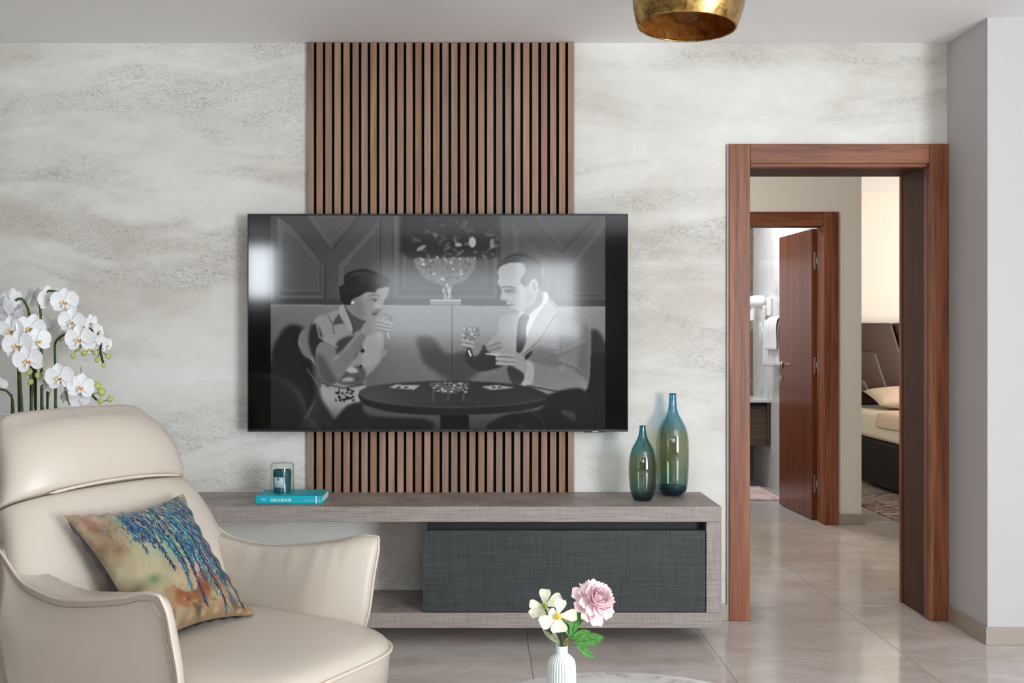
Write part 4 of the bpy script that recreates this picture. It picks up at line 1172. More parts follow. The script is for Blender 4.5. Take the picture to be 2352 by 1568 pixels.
# ------------------------------------------------------------------ printed cushion on the chair
def paint_cushion(n):
    rs = np.random.RandomState(11)
    yy, xx = np.mgrid[0:n, 0:n].astype(np.float32)/(n-1)      # u = xx to the right, v = yy downwards
    def noise(fx, fy, seed, oct=4):
        out = np.zeros((n, n), np.float32); amp = 1
        r = np.random.RandomState(seed)
        for o_ in range(oct):
            gx, gy = max(2, int(fx*2**o_)), max(2, int(fy*2**o_))
            gr = r.rand(gy+2, gx+2).astype(np.float32)
            X = xx*gx; Y = yy*gy; i = X.astype(int); j = Y.astype(int); a = X-i; b = Y-j
            a = a*a*(3-2*a); b = b*b*(3-2*b)
            out += amp*((gr[j, i]*(1-a)+gr[j, i+1]*a)*(1-b)+(gr[j+1, i]*(1-a)+gr[j+1, i+1]*a)*b)
            amp *= .55
        return out/ (1+.55+.55**2+.55**3)
    L = lambda r, g, b: np.array(srgb(r, g, b)[:3], np.float32)
    im = np.ones((n, n, 3), np.float32)*L(176, 164, 132)
    def lay(m, c): 
        nonlocal im
        m = np.clip(m, 0, 1)[..., None]; im = im*(1-m)+m*c
    sst = lambda x, a, b: (lambda t: t*t*(3-2*t))(np.clip((x-a)/(b-a), 0, 1))
    n1, n2, n3 = noise(4, 4, 1), noise(7, 5, 2), noise(12, 14, 3)
    lay(sst(n1, .45, .65)*.7, L(198, 184, 148)); lay(sst(n2, .55, .7)*.5, L(140, 130, 104))
    lay(np.exp(-((xx-.05)/.12)**2-((yy-.1)/.25)**2)*.9*sst(n2, .25, .5), L(140, 92, 74))
    lay(np.exp(-((xx-.12)/.07)**2-((yy-.06)/.08)**2)*.7, L(196, 158, 148))
    lay(np.exp(-((xx-.10)/.07)**2-((yy-.36)/.05)**2)*.8*sst(n3, .3, .55), L(132, 84, 54))
    lay(np.exp(-((xx-.05)/.1)**2-((yy-.66)/.05)**2)*.9, L(92, 72, 48)); lay(np.exp(-((xx-.22)/.06)**2-((yy-.64)/.035)**2)*.8, L(80, 132, 92))
    w = yy + .10*n1 - .05
    lay(sst(w, .55, .70)*.8*sst(xx, .35, .6), L(194, 166, 130)); lay(np.exp(-((xx-.66)/.2)**2-((yy-.62)/.1)**2)*.6, L(210, 164, 142))
    lay(np.exp(-((xx-.62)/.22)**2-((yy-.45)/.14)**2)*.55, L(110, 176, 158)); lay(np.exp(-((xx-.45)/.16)**2-((yy-.40)/.12)**2)*.4, L(134, 184, 166))
    # rusty rocks low down
    ridge = .82 - .16*xx + .05*np.sin(xx*16) + .10*(n2-.5)
    rock = sst(yy, ridge-.01, ridge+.02)*(1-sst(yy, ridge+.10, ridge+.2))*sst(xx, .16, .24)*(1-sst(xx, .74, .86))
    lay(rock*(.45+.9*sst(n1, .35, .65)), L(160, 104, 66)); lay(rock*sst(n3, .55, .7), L(124, 66, 32)); lay(.6*rock*np.exp(-((np.abs(n3-.5))/.014)**2), L(222, 186, 142)); lay(.8*rock*sst(n2, .52, .66), L(140, 82, 46))
    lay(sst(yy, .84, .98)*.7, L(150, 118, 82)); lay(np.exp(-((yy-.94)/.05)**2)*sst(n3, .5, .62)*.8, L(84, 76, 56)); lay(np.exp(-((xx-.9)/.08)**2-((yy-.72)/.04)**2)*.8, L(116, 150, 116))
    lay(sst(xx, .82, 1)*sst(yy, .4, .7)*.5, L(186, 152, 112))
    # willow boughs and leaves
    def stroke(x, y, dx, dy, ln, wd, c, a):
        nonlocal im
        x0, x1 = int((min(x, x+dx*ln)-.02)*n), int((max(x, x+dx*ln)+.02)*n)+1
        y0, y1 = int((min(y, y+dy*ln)-.02)*n), int((max(y, y+dy*ln)+.02)*n)+1
        x0, y0 = max(0, x0), max(0, y0); x1, y1 = min(n, x1), min(n, y1)
        if x1 <= x0 or y1 <= y0: return
        X, Y = xx[y0:y1, x0:x1]-x, yy[y0:y1, x0:x1]-y
        t = np.clip((X*dx+Y*dy)/ln, 0, 1)
        d = np.hypot(X-t*dx*ln, Y-t*dy*ln)
        m = np.clip((wd*np.sqrt(np.clip(4*t*(1-t)+.12, 0, 1))-d)*n/1.1+.5, 0, 1)*a
        im[y0:y1, x0:x1] = im[y0:y1, x0:x1]*(1-m[..., None]) + m[..., None]*c
    cols = [L(22, 26, 74), L(30, 62, 146), L(20, 116, 146), L(40, 150, 150), L(96, 188, 172), L(40, 26, 34), L(24, 72, 116), L(34, 100, 176)]
    pr = [.22, .16, .16, .14, .10, .09, .08, .05]
    fade = L(70, 140, 140)
    for k in range(66):
        x = 1.03 - rs.beta(1.0, 1.5)*.82; y = rs.uniform(-.02, .10) + (1-x)*.06
        ln = rs.uniform(.22, .5)*(0.25+.95*x) if rs.rand() < .62 else rs.uniform(.6, .98)*(.15+.8*x)
        ang = math.radians(rs.uniform(62, 88)) if x < .85 else math.radians(rs.uniform(75, 98))
        bend = rs.uniform(-.9, -.1); c = cols[rs.choice(8, p=pr)]
        px, py = x, y; N_ = int(ln/.016)
        for q in range(N_):
            ang2 = ang + bend*(1-q/N_)**2*-.8 - .2
            dx, dy = math.cos(ang2)*-.35, math.sin(ang2)
            stroke(px, py, dx, dy, .02, .0016, L(40, 40, 60), .85)
            for e in range(3):
                a3 = math.atan2(dy, dx) + rs.uniform(-.85, .85)
                cc_ = cols[rs.choice(8, p=pr)] if rs.rand() < .5 else c
                stroke(px+rs.uniform(-.008, .008), py+rs.uniform(-.008, .008), math.cos(a3), math.sin(a3), rs.uniform(.014, .038), rs.uniform(.0025, .0055), cc_, rs.uniform(.6, 1))
            px += dx*.016; py += dy*.016
    for (bx, ln, c) in ((.30, .42, 6), (.42, .60, 0), (.50, .80, 2), (.53, .66, 0), (.58, .92, 0), (.62, .60, 3), (.66, .74, 1), (.70, .86, 3), (.74, .96, 0), (.78, .70, 1), (.82, .92, 2), (.86, .80, 0), (.90, .95, 0), (.94, .82, 5)):
        px, py = bx, .02
        N_ = int(ln/.012)
        for q in range(N_):
            t_ = q/N_
            dx, dy = .10*math.sin(q*.11+bx*9) + .10*(.5-t_), 1.0
            stroke(px, py, dx, dy, .014, .0020, L(30, 30, 52), .9)
            for e in range(3 if t_ > .25 else 1):
                a3 = math.pi/2 + rs.uniform(-.7, .7)
                stroke(px+rs.uniform(-.010, .010), py, math.cos(a3), math.sin(a3), rs.uniform(.016, .040), rs.uniform(.0035, .0070)*(1.1-.5*t_), cols[c] if rs.rand() < .65 else cols[rs.choice(8, p=pr)], rs.uniform(.75, 1))
            px += dx*.012; py += dy*.012
    for k in range(620):
        x = 1-rs.beta(1.2, 2.0)*.85; y = rs.beta(1.3, 2.6)*.5
        a3 = math.radians(rs.uniform(35, 80)) if x > .6 else math.radians(rs.uniform(50, 110))
        stroke(x, y, math.cos(a3), math.sin(a3), rs.uniform(.02, .06), rs.uniform(.002, .0055), cols[rs.choice(8, p=pr)], rs.uniform(.5, 1))
    for k in range(120):
        x = rs.uniform(.1, .5); y = rs.uniform(.1, .34); a3 = math.radians(rs.uniform(55, 115))
        stroke(x, y, math.cos(a3), math.sin(a3), rs.uniform(.015, .035), rs.uniform(.002, .004), [L(66, 44, 34), L(40, 120, 124), L(50, 60, 130), L(90, 170, 150)][rs.randint(4)], rs.uniform(.5, .95))
    cream = [L(206, 196, 164), L(222, 214, 188), L(190, 196, 176)]
    for k in range(420):
        x = 1-rs.beta(1.1, 1.8)*.8; y = rs.beta(1.2, 2.2)*.55
        a3 = math.radians(rs.uniform(40, 85)) if x > .6 else math.radians(rs.uniform(55, 115))
        stroke(x, y, math.cos(a3), math.sin(a3), rs.uniform(.012, .05), rs.uniform(.0015, .0038), cream[rs.randint(3)], rs.uniform(.45, .9))
    for k in range(140):
        x = 1-rs.beta(1.2, 2.0)*.7; y = rs.uniform(.02, .8)*(.3+.7*x)
        a3 = math.radians(rs.uniform(55, 95))
        stroke(x, y, math.cos(a3), math.sin(a3), rs.uniform(.015, .04), rs.uniform(.002, .004), cols[0] if rs.rand() < .6 else cols[5], rs.uniform(.7, 1))
    lay(np.exp(-((xx-.97)/.05)**2-((yy-.02)/.04)**2), L(206, 184, 150))
    for k in range(40):
        x = rs.uniform(.72, 1.0); y = rs.uniform(-.02, .2); a3 = math.radians(rs.uniform(20, 60))
        stroke(x, y, math.cos(a3), math.sin(a3), rs.uniform(.06, .16), .0014, L(50, 70, 90), .8)
    return np.clip(im, 0, 1)**1.12*.70
NCU = 330
TL, TR_, BR_, BL_ = ch(-.548, -.262, .785), ch(-.545, .150, .790), ch(-.228, .132, .468), ch(-.235, -.250, .464)
pc = (TL+TR_+BR_+BL_)/4
# corner order gives u along the top edge and v downwards; the printed side is the second one when the normal points back
nrm = ((TR_-TL).cross(BL_-TL)).normalized()
front_sign = 1 if nrm.dot(CF) > 0 else -1
def cushion_side(sign, n, depth):
    uu = np.linspace(-1, 1, n)
    U, W_ = np.meshgrid(uu, uu)
    pin = 0.145
    PU = U*(1-pin*(1-W_**2)); PW = W_*(1-pin*(1-U**2))
    a = ((PU+1)/2)[..., None]; b = ((PW+1)/2)[..., None]
    c = lambda p: np.array(p)[None, None, :]
    P = c(TL)*(1-a)*(1-b)+c(TR_)*a*(1-b)+c(BR_)*a*b+c(BL_)*(1-a)*b
    h = ((1-U**2)*(1-W_**2))
    H_ = np.clip(h, 0, 1)**.42
    r = np.random.RandomState(5)
    # gathered wrinkles near the edges
    wr = 0.0035*np.sin(PU*26+3*np.sin(PW*7))*np.exp(-((1-np.abs(W_))/.16)**2) + 0.0035*np.sin(PW*24+2.5*np.sin(PU*6))*np.exp(-((1-np.abs(U))/.16)**2)
    wr += 0.004*np.exp(-((U+.55+.3*W_)/.05)**2)*np.exp(-((W_+.05)/.35)**2)
    return P + (np.array(nrm)[None, None, :]*sign)*(depth*H_ + wr*(H_ > 0))[..., None]
M_CUSH = vcol_mat('printed_satin', 0.42, spec=0.4, sheen=0.15)
M_CUSH.bump(M_CUSH.noise(M_CUSH.coord(), 260, 2), 0.12, 0.001)
pil = empty('throw_pillow', pc, 'square satin throw pillow printed with blue willow branches on the armchair', 'pillow')
def grid_obj(name, P, mat, parent, rgb=None):
    n, m = P.shape[:2]
    idx = np.arange(n*m).reshape(n, m)
    q = np.stack([idx[1:, :-1], idx[1:, 1:], idx[:-1, 1:], idx[:-1, :-1]], -1).reshape(-1, 4)
    me = bpy.data.meshes.new(name)
    co = (P - np.array(BASE[parent.name])[None, None, :]).astype(np.float32)
    me.vertices.add(n*m); me.vertices.foreach_set('co', co.ravel())
    me.loops.add(q.size); me.loops.foreach_set('vertex_index', q.ravel().astype(np.int32))
    me.polygons.add(len(q)); me.polygons.foreach_set('loop_start', np.arange(0, q.size, 4, dtype=np.int32))
    me.polygons.foreach_set('use_smooth', np.ones(len(q), bool))
    me.update(calc_edges=True)
    if rgb is not None:
        ca = me.color_attributes.new('paint', 'FLOAT_COLOR', 'POINT')
        ca.data.foreach_set('color', np.concatenate([rgb, np.ones((n, m, 1), np.float32)], -1).astype(np.float32).ravel())
    me.materials.append(mat)
    o = bpy.data.objects.new(name, me); COL.objects.link(o); o.parent = parent; BASE[o.name] = BASE[parent.name]
    return o
grid_obj('printed_front', cushion_side(front_sign, NCU, 0.062), M_CUSH.m, pil, paint_cushion(NCU))
M_NAVY = Mat('dark_printed_back', rough=0.5)
M_NAVY.link(M_NAVY.ramp(M_NAVY.noise(M_NAVY.coord(), 22, 5, 0.7, 1), [(0.42, srgb(24, 24, 34)), (0.6, srgb(44, 40, 52)), (0.72, srgb(60, 90, 120))]), 'Base Color')
grid_obj('dark_back', cushion_side(-front_sign, 60, 0.08), M_NAVY.m, pil)

# ------------------------------------------------------------------ petals and leaves
def petal(base, tip, width, nrm_, cup=0.2, curl=0.0, n=7, m=5, shape=None, frill=0.0, rnd=None):
    """a petal or leaf from base to tip, facing nrm_; cup lifts its sides, curl lifts its end"""
    b, t = V(base), V(tip)
    L = (t-b).length; d = (t-b).normalized()
    nv = V(nrm_); nv = (nv - d*nv.dot(d)).normalized(); w = nv.cross(d)
    shape = shape or [(0, .18), (.3, .75), (.6, 1.0), (.85, .8), (1, .25)]
    vs = []
    for i in range(n):
        u = i/(n-1); hw = width/2*interp(u, shape)
        for j in range(m):
            q = 2*j/(m-1)-1
            p = b + d*L*u + w*hw*q + nv*(cup*hw*q*q + curl*L*(u*u - u*.3))
            if frill and i == n-1: p += d*(frill*L*(rnd.uniform(-1, .6) if rnd else ((-1)**j)*.5))
            if frill and i == n-2: p += nv*(frill*L*.3*((-1)**j))
            vs.append(p)
    return vs, grid_faces(n, m)
def petal_obj(name, vf, mat, parent, th=0.0006, sub=1):
    o = mk(name, vf[0], vf[1], mat, parent, smooth=True, fixn=False)
    if sub:
        s = o.modifiers.new('soft', 'SUBSURF'); s.levels = sub; s.render_levels = sub
    return o
def petal_mat(name, a, b, trans=0.25, rough=0.6):
    M = Mat(name, rough=rough, spec=0.2)
    M.link(M.ramp(M.noise(M.coord(), 120, 3, .6), [(.35, a), (.65, b)]), 'Base Color')
    M.set('Subsurface Weight', 0.0)
    M.set('Sheen Weight', 0.1)
    return M.m

# ------------------------------------------------------------------ orchid behind the chair
oc = V((-2.12, 4.12, 0))
orchid = empty('potted_orchid', (oc.x, oc.y, 0.5), 'tall white orchid with many blossoms and green buds behind the armchair', 'orchid')
M_POT = Mat('white_glazed_pot', srgb(232, 230, 226), 0.25).m
v, f = lathe(oc + V((0, 0, .5)), [(0, 0), (.09, 0), (.095, .01), (.125, .2), (.13, .22), (.12, .22), (.112, .19), (0, .19)], 40)
mk('pot', v, f, M_POT, orchid, smooth=True)
stand = empty('plant_stand', (oc.x, oc.y, 0), 'wooden plant stand carrying the orchid pot behind the armchair', 'plant stand')
M_STAND = wood('stand_wood', srgb(120, 78, 46), srgb(160, 112, 72), 'Z')
v, f = lathe(oc + V((0, 0, .475)), [(0, 0), (.13, 0), (.13, .0245), (0, .0245)], 40); mk('stand_top', v, f, M_STAND, stand, bevel=0.003)
for k in range(3):
    a = k*2*math.pi/3 + .5
    v, f = tube([oc + V((.10*math.cos(a), .10*math.sin(a), .476)), oc + V((.14*math.cos(a), .14*math.sin(a), 0))], 0.013, 10, smoothp=False)
    mk('leg', v, f, M_STAND, stand, smooth=True)
OY = 4.05
M_STEM = petal_mat('orchid_stem_green', srgb(50, 66, 34), srgb(84, 102, 54))
M_STAKE = Mat('dark_stake', srgb(26, 26, 22), 0.6).m
M_PETW = petal_mat('white_orchid_petal', srgb(238, 238, 240), srgb(246, 246, 247))
M_LIPY = petal_mat('yellow_orchid_lip', srgb(232, 190, 60), srgb(240, 226, 150))
M_LIPO = petal_mat('orange_lip_mark', srgb(214, 120, 40), srgb(236, 150, 60))
M_BUD = petal_mat('orchid_bud_green', srgb(158, 174, 84), srgb(200, 206, 130))
M_OLEAF = petal_mat('orchid_leaf_green', srgb(44, 74, 34), srgb(74, 108, 52), rough=0.4)
rnd = random.Random(8)
def op(px, py, dy=0.0): return at(px, py, OY + dy)
stems = [  # pixel course of each flower stem, upwards
    [(30, 1010), (31, 945), (28, 915), (14, 897), (-6, 893)],
    [(40, 1010), (43, 930), (42, 850), (40, 780), (24, 738), (16, 700), (30, 672)],
    [(50, 1010), (50, 930), (46, 860), (44, 800), (60, 760)],
    [(73, 1010), (72, 930), (76, 850), (70, 760), (65, 712), (50, 686), (36, 690)],
    [(80, 1010), (80, 930), (79, 860), (84, 835), (95, 830)],
    [(98, 1010), (97, 930), (96, 830), (94, 740), (93, 700), (100, 675), (122, 668), (150, 690), (172, 735), (195, 765)],
    [(128, 1010), (128, 930), (127, 840), (126, 800), (130, 782), (152, 766), (190, 752), (222, 765), (234, 785), (230, 805), (238, 836)],
    [(108, 1010), (109, 940), (112, 900), (130, 880), (165, 878), (196, 894), (222, 918)],
    [(160, 930), (154, 912), (150, 898)],
]
for i, p in enumerate(stems):
    pts = [op(x, y, 0.03*math.sin(i*2.1) + (0.0 if y > 850 else 0.02)) for x, y in p]
    if i < 8:
        pts = [V((oc.x + (pts[0].x-oc.x)*.45, oc.y + .02*math.sin(i), .68))] + pts
    v, f = tube(pts, 0.0048 if i < 8 else 0.003, 8, 4)
    mk('flower_stem', v, f, M_STEM, orchid, smooth=True)
for i, (x, y0, y1) in enumerate([(46, 1000, 800), (70, 1000, 840), (83, 1000, 838), (94, 1000, 730), (108, 1000, 898), (126, 1000, 815), (27, 1000, 905), (68, 780, 718)]):
    a, b = op(x, y0, .02), op(x, y1, .02)
    pts = [V((oc.x + (a.x-oc.x)*.45, oc.y, .68)), a, b] if y0 == 1000 else [a, b]
    v, f = tube(pts, 0.0032, 6, smoothp=False)
    mk('stake', v, f, M_STAKE, orchid)
for k in range(7):
    a = k*0.95 + .3
    b0 = oc + V((.03*math.cos(a), .03*math.sin(a), .69)); tp = oc + V((.24*math.cos(a), .16*math.sin(a), .70 + .07*math.sin(k*1.7)))
    petal_obj('leaf', petal(b0, tp, .07, (0, 0, 1), .25, -.15, 8, 5, [(0, .4), (.3, .9), (.6, 1), (.9, .6), (1, .1)]), M_OLEAF, orchid)

PETSH = [(0, .22), (.22, .72), (.5, 1.0), (.78, .95), (.93, .62), (1, .25)]
SEPSH = [(0, .3), (.3, .85), (.55, 1.0), (.8, .75), (.95, .4), (1, .1)]
def blossom(px, py, size, yaw=0.0, pitch=0.0, roll=0.0, dy=0.0, lip=True):
    """one blossom about size pixels across, facing the room"""
    c = op(px, py, dy)
    k = size/2*OY/F
    Rm = Matrix.Rotation(yaw, 3, 'Z') @ Matrix.Rotation(pitch, 3, 'X')
    def loc(x, y, z):   # x right, y up, z towards the viewer
        cr, sr = math.cos(roll), math.sin(roll)
        x, y = x*cr - y*sr, x*sr + y*cr
        return c + Rm @ V((x*k, -z*k, y*k))
    face = Rm @ V((0, -1, 0))
    v, f = tube([loc(0, -.05, -.02), loc(0, .02, .16), loc(0, -.02, .26)], 0.10*k, 8, 3)
    core = mk('blossom', v, f, M_PETW, orchid, smooth=True)
    # sepals behind, petals in front
    for (ang, ln, wd, z) in ((90, 1.0, .80, -.06), (218, 1.0, .78, -.08), (322, 1.0, .78, -.08)):
        a = math.radians(ang + rnd.uniform(-5, 5))
        petal_obj('sepal', petal(loc(.08*math.cos(a), .08*math.sin(a), z), loc(ln*math.cos(a), ln*math.sin(a), z + rnd.uniform(-.05, .12)), wd*k, face, .22, .06, 7, 5, SEPSH), M_PETW, core)
    for ang in (14, 166):
        a = math.radians(ang + rnd.uniform(-5, 5))
        petal_obj('petal', petal(loc(.06*math.cos(a), .06*math.sin(a) + .02, .02), loc(1.02*math.cos(a), 1.02*math.sin(a), .08 + rnd.uniform(-.05, .1)), 1.12*k, face, .16, .05, 7, 5, PETSH), M_PETW, core)
    if lip:
        petal_obj('lip', petal(loc(0, -.04, .08), loc(0, -.48, .30), .30*k, face, .6, .25, 6, 5, [(0, .5), (.35, 1), (.7, .7), (1, .5)]), M_PETW, core)
        for s in (-1, 1):
            petal_obj('lip_lobe', petal(loc(s*.04, -.06, .12), loc(s*.24, -.12, .34), .22*k, face, .5, .1, 5, 5), M_LIPY, core)
        v, f = lathe(loc(0.02, -.14, .24), [(0, -.09*k), (.07*k, -.05*k), (.09*k, 0), (.06*k, .05*k), (0, .08*k)], 10); mk('lip_mark', v, f, M_LIPO, core, smooth=True)
    return core
BL = [  # px, py, size, yaw, pitch, roll, dy, lip
    (150, 692, 64, .1, .1, .0, -.05, True), (112, 684, 60, .9, .2, .3, .0, True), (84, 686, 56, 2.6, .1, .2, .05, False), (62, 680, 50, 2.2, .3, -.3, .06, False),
    (22, 686, 56, 3.0, .2, .1, .03, False), (8, 705, 56, 2.6, -.3, .4, .0, False), (34, 715, 46, 2.9, .5, .9, .07, False),
    (166, 738, 62, .05, .05, -.05, -.06, True), (184, 778, 66, .0, .0, .1, -.08, True), (206, 740, 40, 1.2, .2, .2, .0, True), (224, 760, 40, 1.3, -.2, -.2, .02, True),
    (218, 782, 44, .7, .5, .4, -.04, False), (244, 792, 36, 1.2, .1, .3, .02, True), (206, 800, 40, .4, .8, .0, -.02, True),
    (28, 757, 66, -.15, .15, .1, -.03, True), (72, 752, 66, .2, .1, -.25, -.02, True), (44, 792, 72, -.1, .0, .1, -.08, True), (86, 782, 60, .6, .0, .2, -.04, True),
    (66, 826, 68, .05, .15, .15, -.09, True), (92, 745, 50, 1.0, .2, .1, .04, False), (0, 790, 60, -.4, .2, .2, -.02, True), (6, 740, 50, .6, .2, .2, .05, True),
    (122, 750, 44, 2.4, .1, .4, .08, False), (137, 776, 40, 1.2, .6, .1, .08, True),
    (138, 866, 66, .05, .05, .1, -.07, True), (104, 872, 46, -.5, .0, .3, -.03, True), (113, 880, 50, -.4, .3, .5, -.02, False), (186, 888, 62, .25, -.05, -.15, -.05, True), (146, 905, 50, 2.2, .2, .3, .03, False),
    (186, 856, 34, 2.0, -.2, .1, .05, False), (184, 918, 48, .5, .6, .2, .0, False), (160, 884, 36, 1.4, .3, .1, .02, False),
    (-3, 883, 40, .4, .3, .0, .0, True),
]
for b in BL: blossom(*b)
BUDS = [(180, 798, 8.5), (168, 817, 6), (193, 811, 6.5), (219, 809, 5.5), (223, 826, 6), (248, 818, 6), (238, 839, 5), (93, 838, 9.5), (66, 853, 8), (88, 862, 7.5), (70, 877, 6.5), (223, 885, 9), (233, 900, 9), (253, 916, 7), (230, 921, 6.5)]
for i, (px, py, r) in enumerate(BUDS):
    c = op(px, py, -.03); k = r*OY/F
    Rr = Matrix.Rotation(rnd.uniform(-.8, .8), 3, 'Y') @ Matrix.Rotation(rnd.uniform(-.3, .3), 3, 'X')
    v, f = lathe(c, [(0, -1.15*k), (.5*k, -1.0*k), (.88*k, -.5*k), (1.0*k, 0), (.85*k, .55*k), (.5*k, .95*k), (.2*k, 1.1*k), (0, 1.12*k)], 14, axis=Rr, rfun=lambda a, h: 1 + .06*math.cos(3*a))
    mk('bud', v, f, M_BUD, orchid, smooth=True)
for p in ([(180, 765), (178, 790), (172, 808), (169, 815)], [(184, 800), (190, 806), (193, 812)], [(234, 785), (232, 800), (222, 805)], [(230, 803), (224, 822)], [(231, 805), (240, 812), (247, 817)], [(84, 835), (74, 842), (67, 850)], [(72, 846), (70, 862), (70, 875)], [(80, 846), (88, 858)], [(196, 894), (212, 886), (222, 885)], [(212, 905), (224, 902)], [(222, 918), (236, 922), (250, 916)]):
    v, f = tube([op(x, y, -.02) for x, y in p], 0.0017, 6, 3); mk('pedicel', v, f, M_STEM, orchid, smooth=True)

# ------------------------------------------------------------------ coffee table and the posy
TC = V((0.335, 2.20, 0)); TZ = 0.40
ct = empty('coffee_table', TC, 'round white marble coffee table in the foreground', 'coffee table')
v, f = lathe(TC, [(0, TZ-.02), (.40, TZ-.02), (.414, TZ-.014), (.418, TZ-.006), (.4165, TZ-.001), (.413, TZ), (0, TZ)], 128)
M_MARB = Mat('white_marble_top', rough=0.22)
c = M_MARB.coord((1, 1, 1), rot=(0, 0, .4))
n1 = M_MARB.noise(c, 5, 6, .6, 1.4); n2 = M_MARB.noise(M_MARB.coord((1, 3, 1)), 3.2, 4, .6, .5)
vein = M_MARB.ramp(M_MARB.math('ABSOLUTE', M_MARB.math('SUBTRACT', n1, .5)), [(0, G(1)), (.02, G(.5)), (.06, G(0))])
spots = M_MARB.ramp(n2, [(.58, G(0)), (.70, G(1))])
colr = M_MARB.mix(M_MARB.math('MULTIPLY', vein, M_MARB.math('MULTIPLY', spots, .8)), srgb(232, 231, 228), srgb(150, 120, 110))
M_MARB.link(M_MARB.mix(M_MARB.math('MULTIPLY', spots, .18), colr, srgb(170, 166, 164)), 'Base Color')
mk('marble_top', v, f, M_MARB.m, ct, smooth=True).modifiers.new('e', 'EDGE_SPLIT')
v, f = lathe(TC, [(0, 0), (.22, 0), (.22, .012), (.04, .03), (.035, .2), (.06, TZ-.02), (0, TZ-.02)], 48)
mk('pedestal', v, f, Mat('brass_pedestal', srgb(176, 140, 84), 0.3, 1.0).m, ct, smooth=True)

VY = 2.35
vc = V(((1290-CX)*VY/F, VY, TZ+.0005)); VH = 0.1495
k = VY/F
VP = [(0, 29*k), (.04, 32.5*k), (.3, 33*k), (.62, 33*k), (.745, 31*k), (.80, 27*k), (.845, 20*k), (.875, 14.8*k), (.90, 14.3*k), (.97, 14.2*k), (1, 14.6*k)]
prof = [(interp(i/50, VP), VH*i/50) for i in range(51)]
def flute(a, h):
    q = h/VH
    amp = .08*min(1, max(0, (.87-q)/.12))*min(1, q/.05)
    return 1 - amp*(1-abs(math.sin(a*15)))**1.6
v, f = lathe(vc, [(0, 0)] + prof + [(12.6*k, VH), (12.4*k, VH*.9), (20*k, VH*.8), (20*k, VH*.2), (0, VH*.2)], 240, rfun=flute)
fv = empty('fluted_vase', vc, 'small white fluted ceramic bottle vase on the marble coffee table', 'vase')
mk('vase_body', v, f, Mat('white_glaze', srgb(206, 216, 211), 0.22, Coat_Weight=0.4).m, fv, smooth=True)

def fp(px, py, dy=0.0): return at(px, py, VY + dy)
M_CREAMP = petal_mat('cream_petal', srgb(206, 204, 176), srgb(224, 223, 202))
M_YEL = petal_mat('yellow_stamen', srgb(226, 190, 40), srgb(244, 222, 90))
M_LIME = petal_mat('lime_centre', srgb(150, 190, 50), srgb(190, 212, 90))
M_GRN = petal_mat('leaf_green', srgb(66, 122, 52), srgb(92, 150, 74), rough=0.55)
M_DGRN = petal_mat('dark_leaf_green', srgb(30, 82, 46), srgb(46, 106, 62), rough=0.5)
M_GREY = petal_mat('greyish_leaf', srgb(104, 112, 84), srgb(142, 150, 116))
M_PSTEM = petal_mat('posy_stem', srgb(74, 92, 34), srgb(126, 142, 60))
M_DSTEM = petal_mat('dark_posy_stem', srgb(44, 58, 34), srgb(80, 94, 60))
COSH = [(0, .12), (.25, .42), (.55, .82), (.82, 1.0), (1, .74)]
def cosmos(name, cpx, cpy, dy, petals, face, label, stemto, centre, nst):
    c = fp(cpx, cpy, dy)
    root = empty(name, c, label, 'flower', 'cream flowers in the fluted vase')
    for (px, py, w, d2, cup) in petals:
        t = fp(px, py, dy + d2)
        petal_obj('petal', petal(c + (t-c)*.06, t, w*1.15*k, face, cup, .05, 12, 13, COSH, .055, None), M_CREAMP, root, sub=0)
    for i in range(nst):
        a = rnd.uniform(0, 6.28); r = rnd.uniform(.1, 1)
        p2 = c + V((math.cos(a)*r*9*k, -.010 - rnd.uniform(0, .006), math.sin(a)*r*8*k + 3*k))
        v, f = tube([c, p2], lambda q: .0006 + .0008*(q > .8), 5, 2); 
        if i == 0: acc = (v, f)
        else: acc = merge(acc, (v, f))
    o = mk('stamens', acc[0], acc[1], centre, root); o['kind'] = 'stuff'
    v, f = lathe(c + V((0, -.003, 0)), [(0, -.004), (.004, -.002), (.005, .001), (.003, .004), (0, .005)], 12); mk('flower_centre', v, f, M_LIME, root, smooth=True)
    v, f = tube([c] + stemto, .0017, 7, 4); mk('stem', v, f, M_DSTEM, root, smooth=True)
    return root
f1 = cosmos('cream_flower', 1250, 1391, .024, [(1252.5, 1352, 24, .0, .15), (1216, 1386, 18, -.005, .3), (1218, 1413, 20, -.012, .25), (1236, 1418, 21, -.010, .2), (1291, 1374, 30, -.004, .12), (1266, 1418, 24, -.010, .2)], (-.1, -1, .35),
       'upper cream flower with six wide notched petals, on the vase side away from the peony', [fp(1262, 1420, .012), fp(1283, 1455, .008), fp(1289, 1490, 0), V((vc.x-.004, VY, TZ+.05))], M_LIME, 14)
f2 = cosmos('cream_flower', 1281, 1414, -.022, [(1289, 1376, 24, .01, .2), (1325, 1412, 24, -.004, .35), (1285, 1452, 34, -.016, .15), (1241, 1434, 28, -.012, .3), (1262, 1404, 20, -.002, .2)], (.0, -1, .3),
       'lower cream flower with yellow stamens, drooping over the vase mouth', [fp(1286, 1440, .004), fp(1290, 1462, .002), fp(1292, 1490, 0), V((vc.x+.004, VY, TZ+.05))], M_YEL, 40)

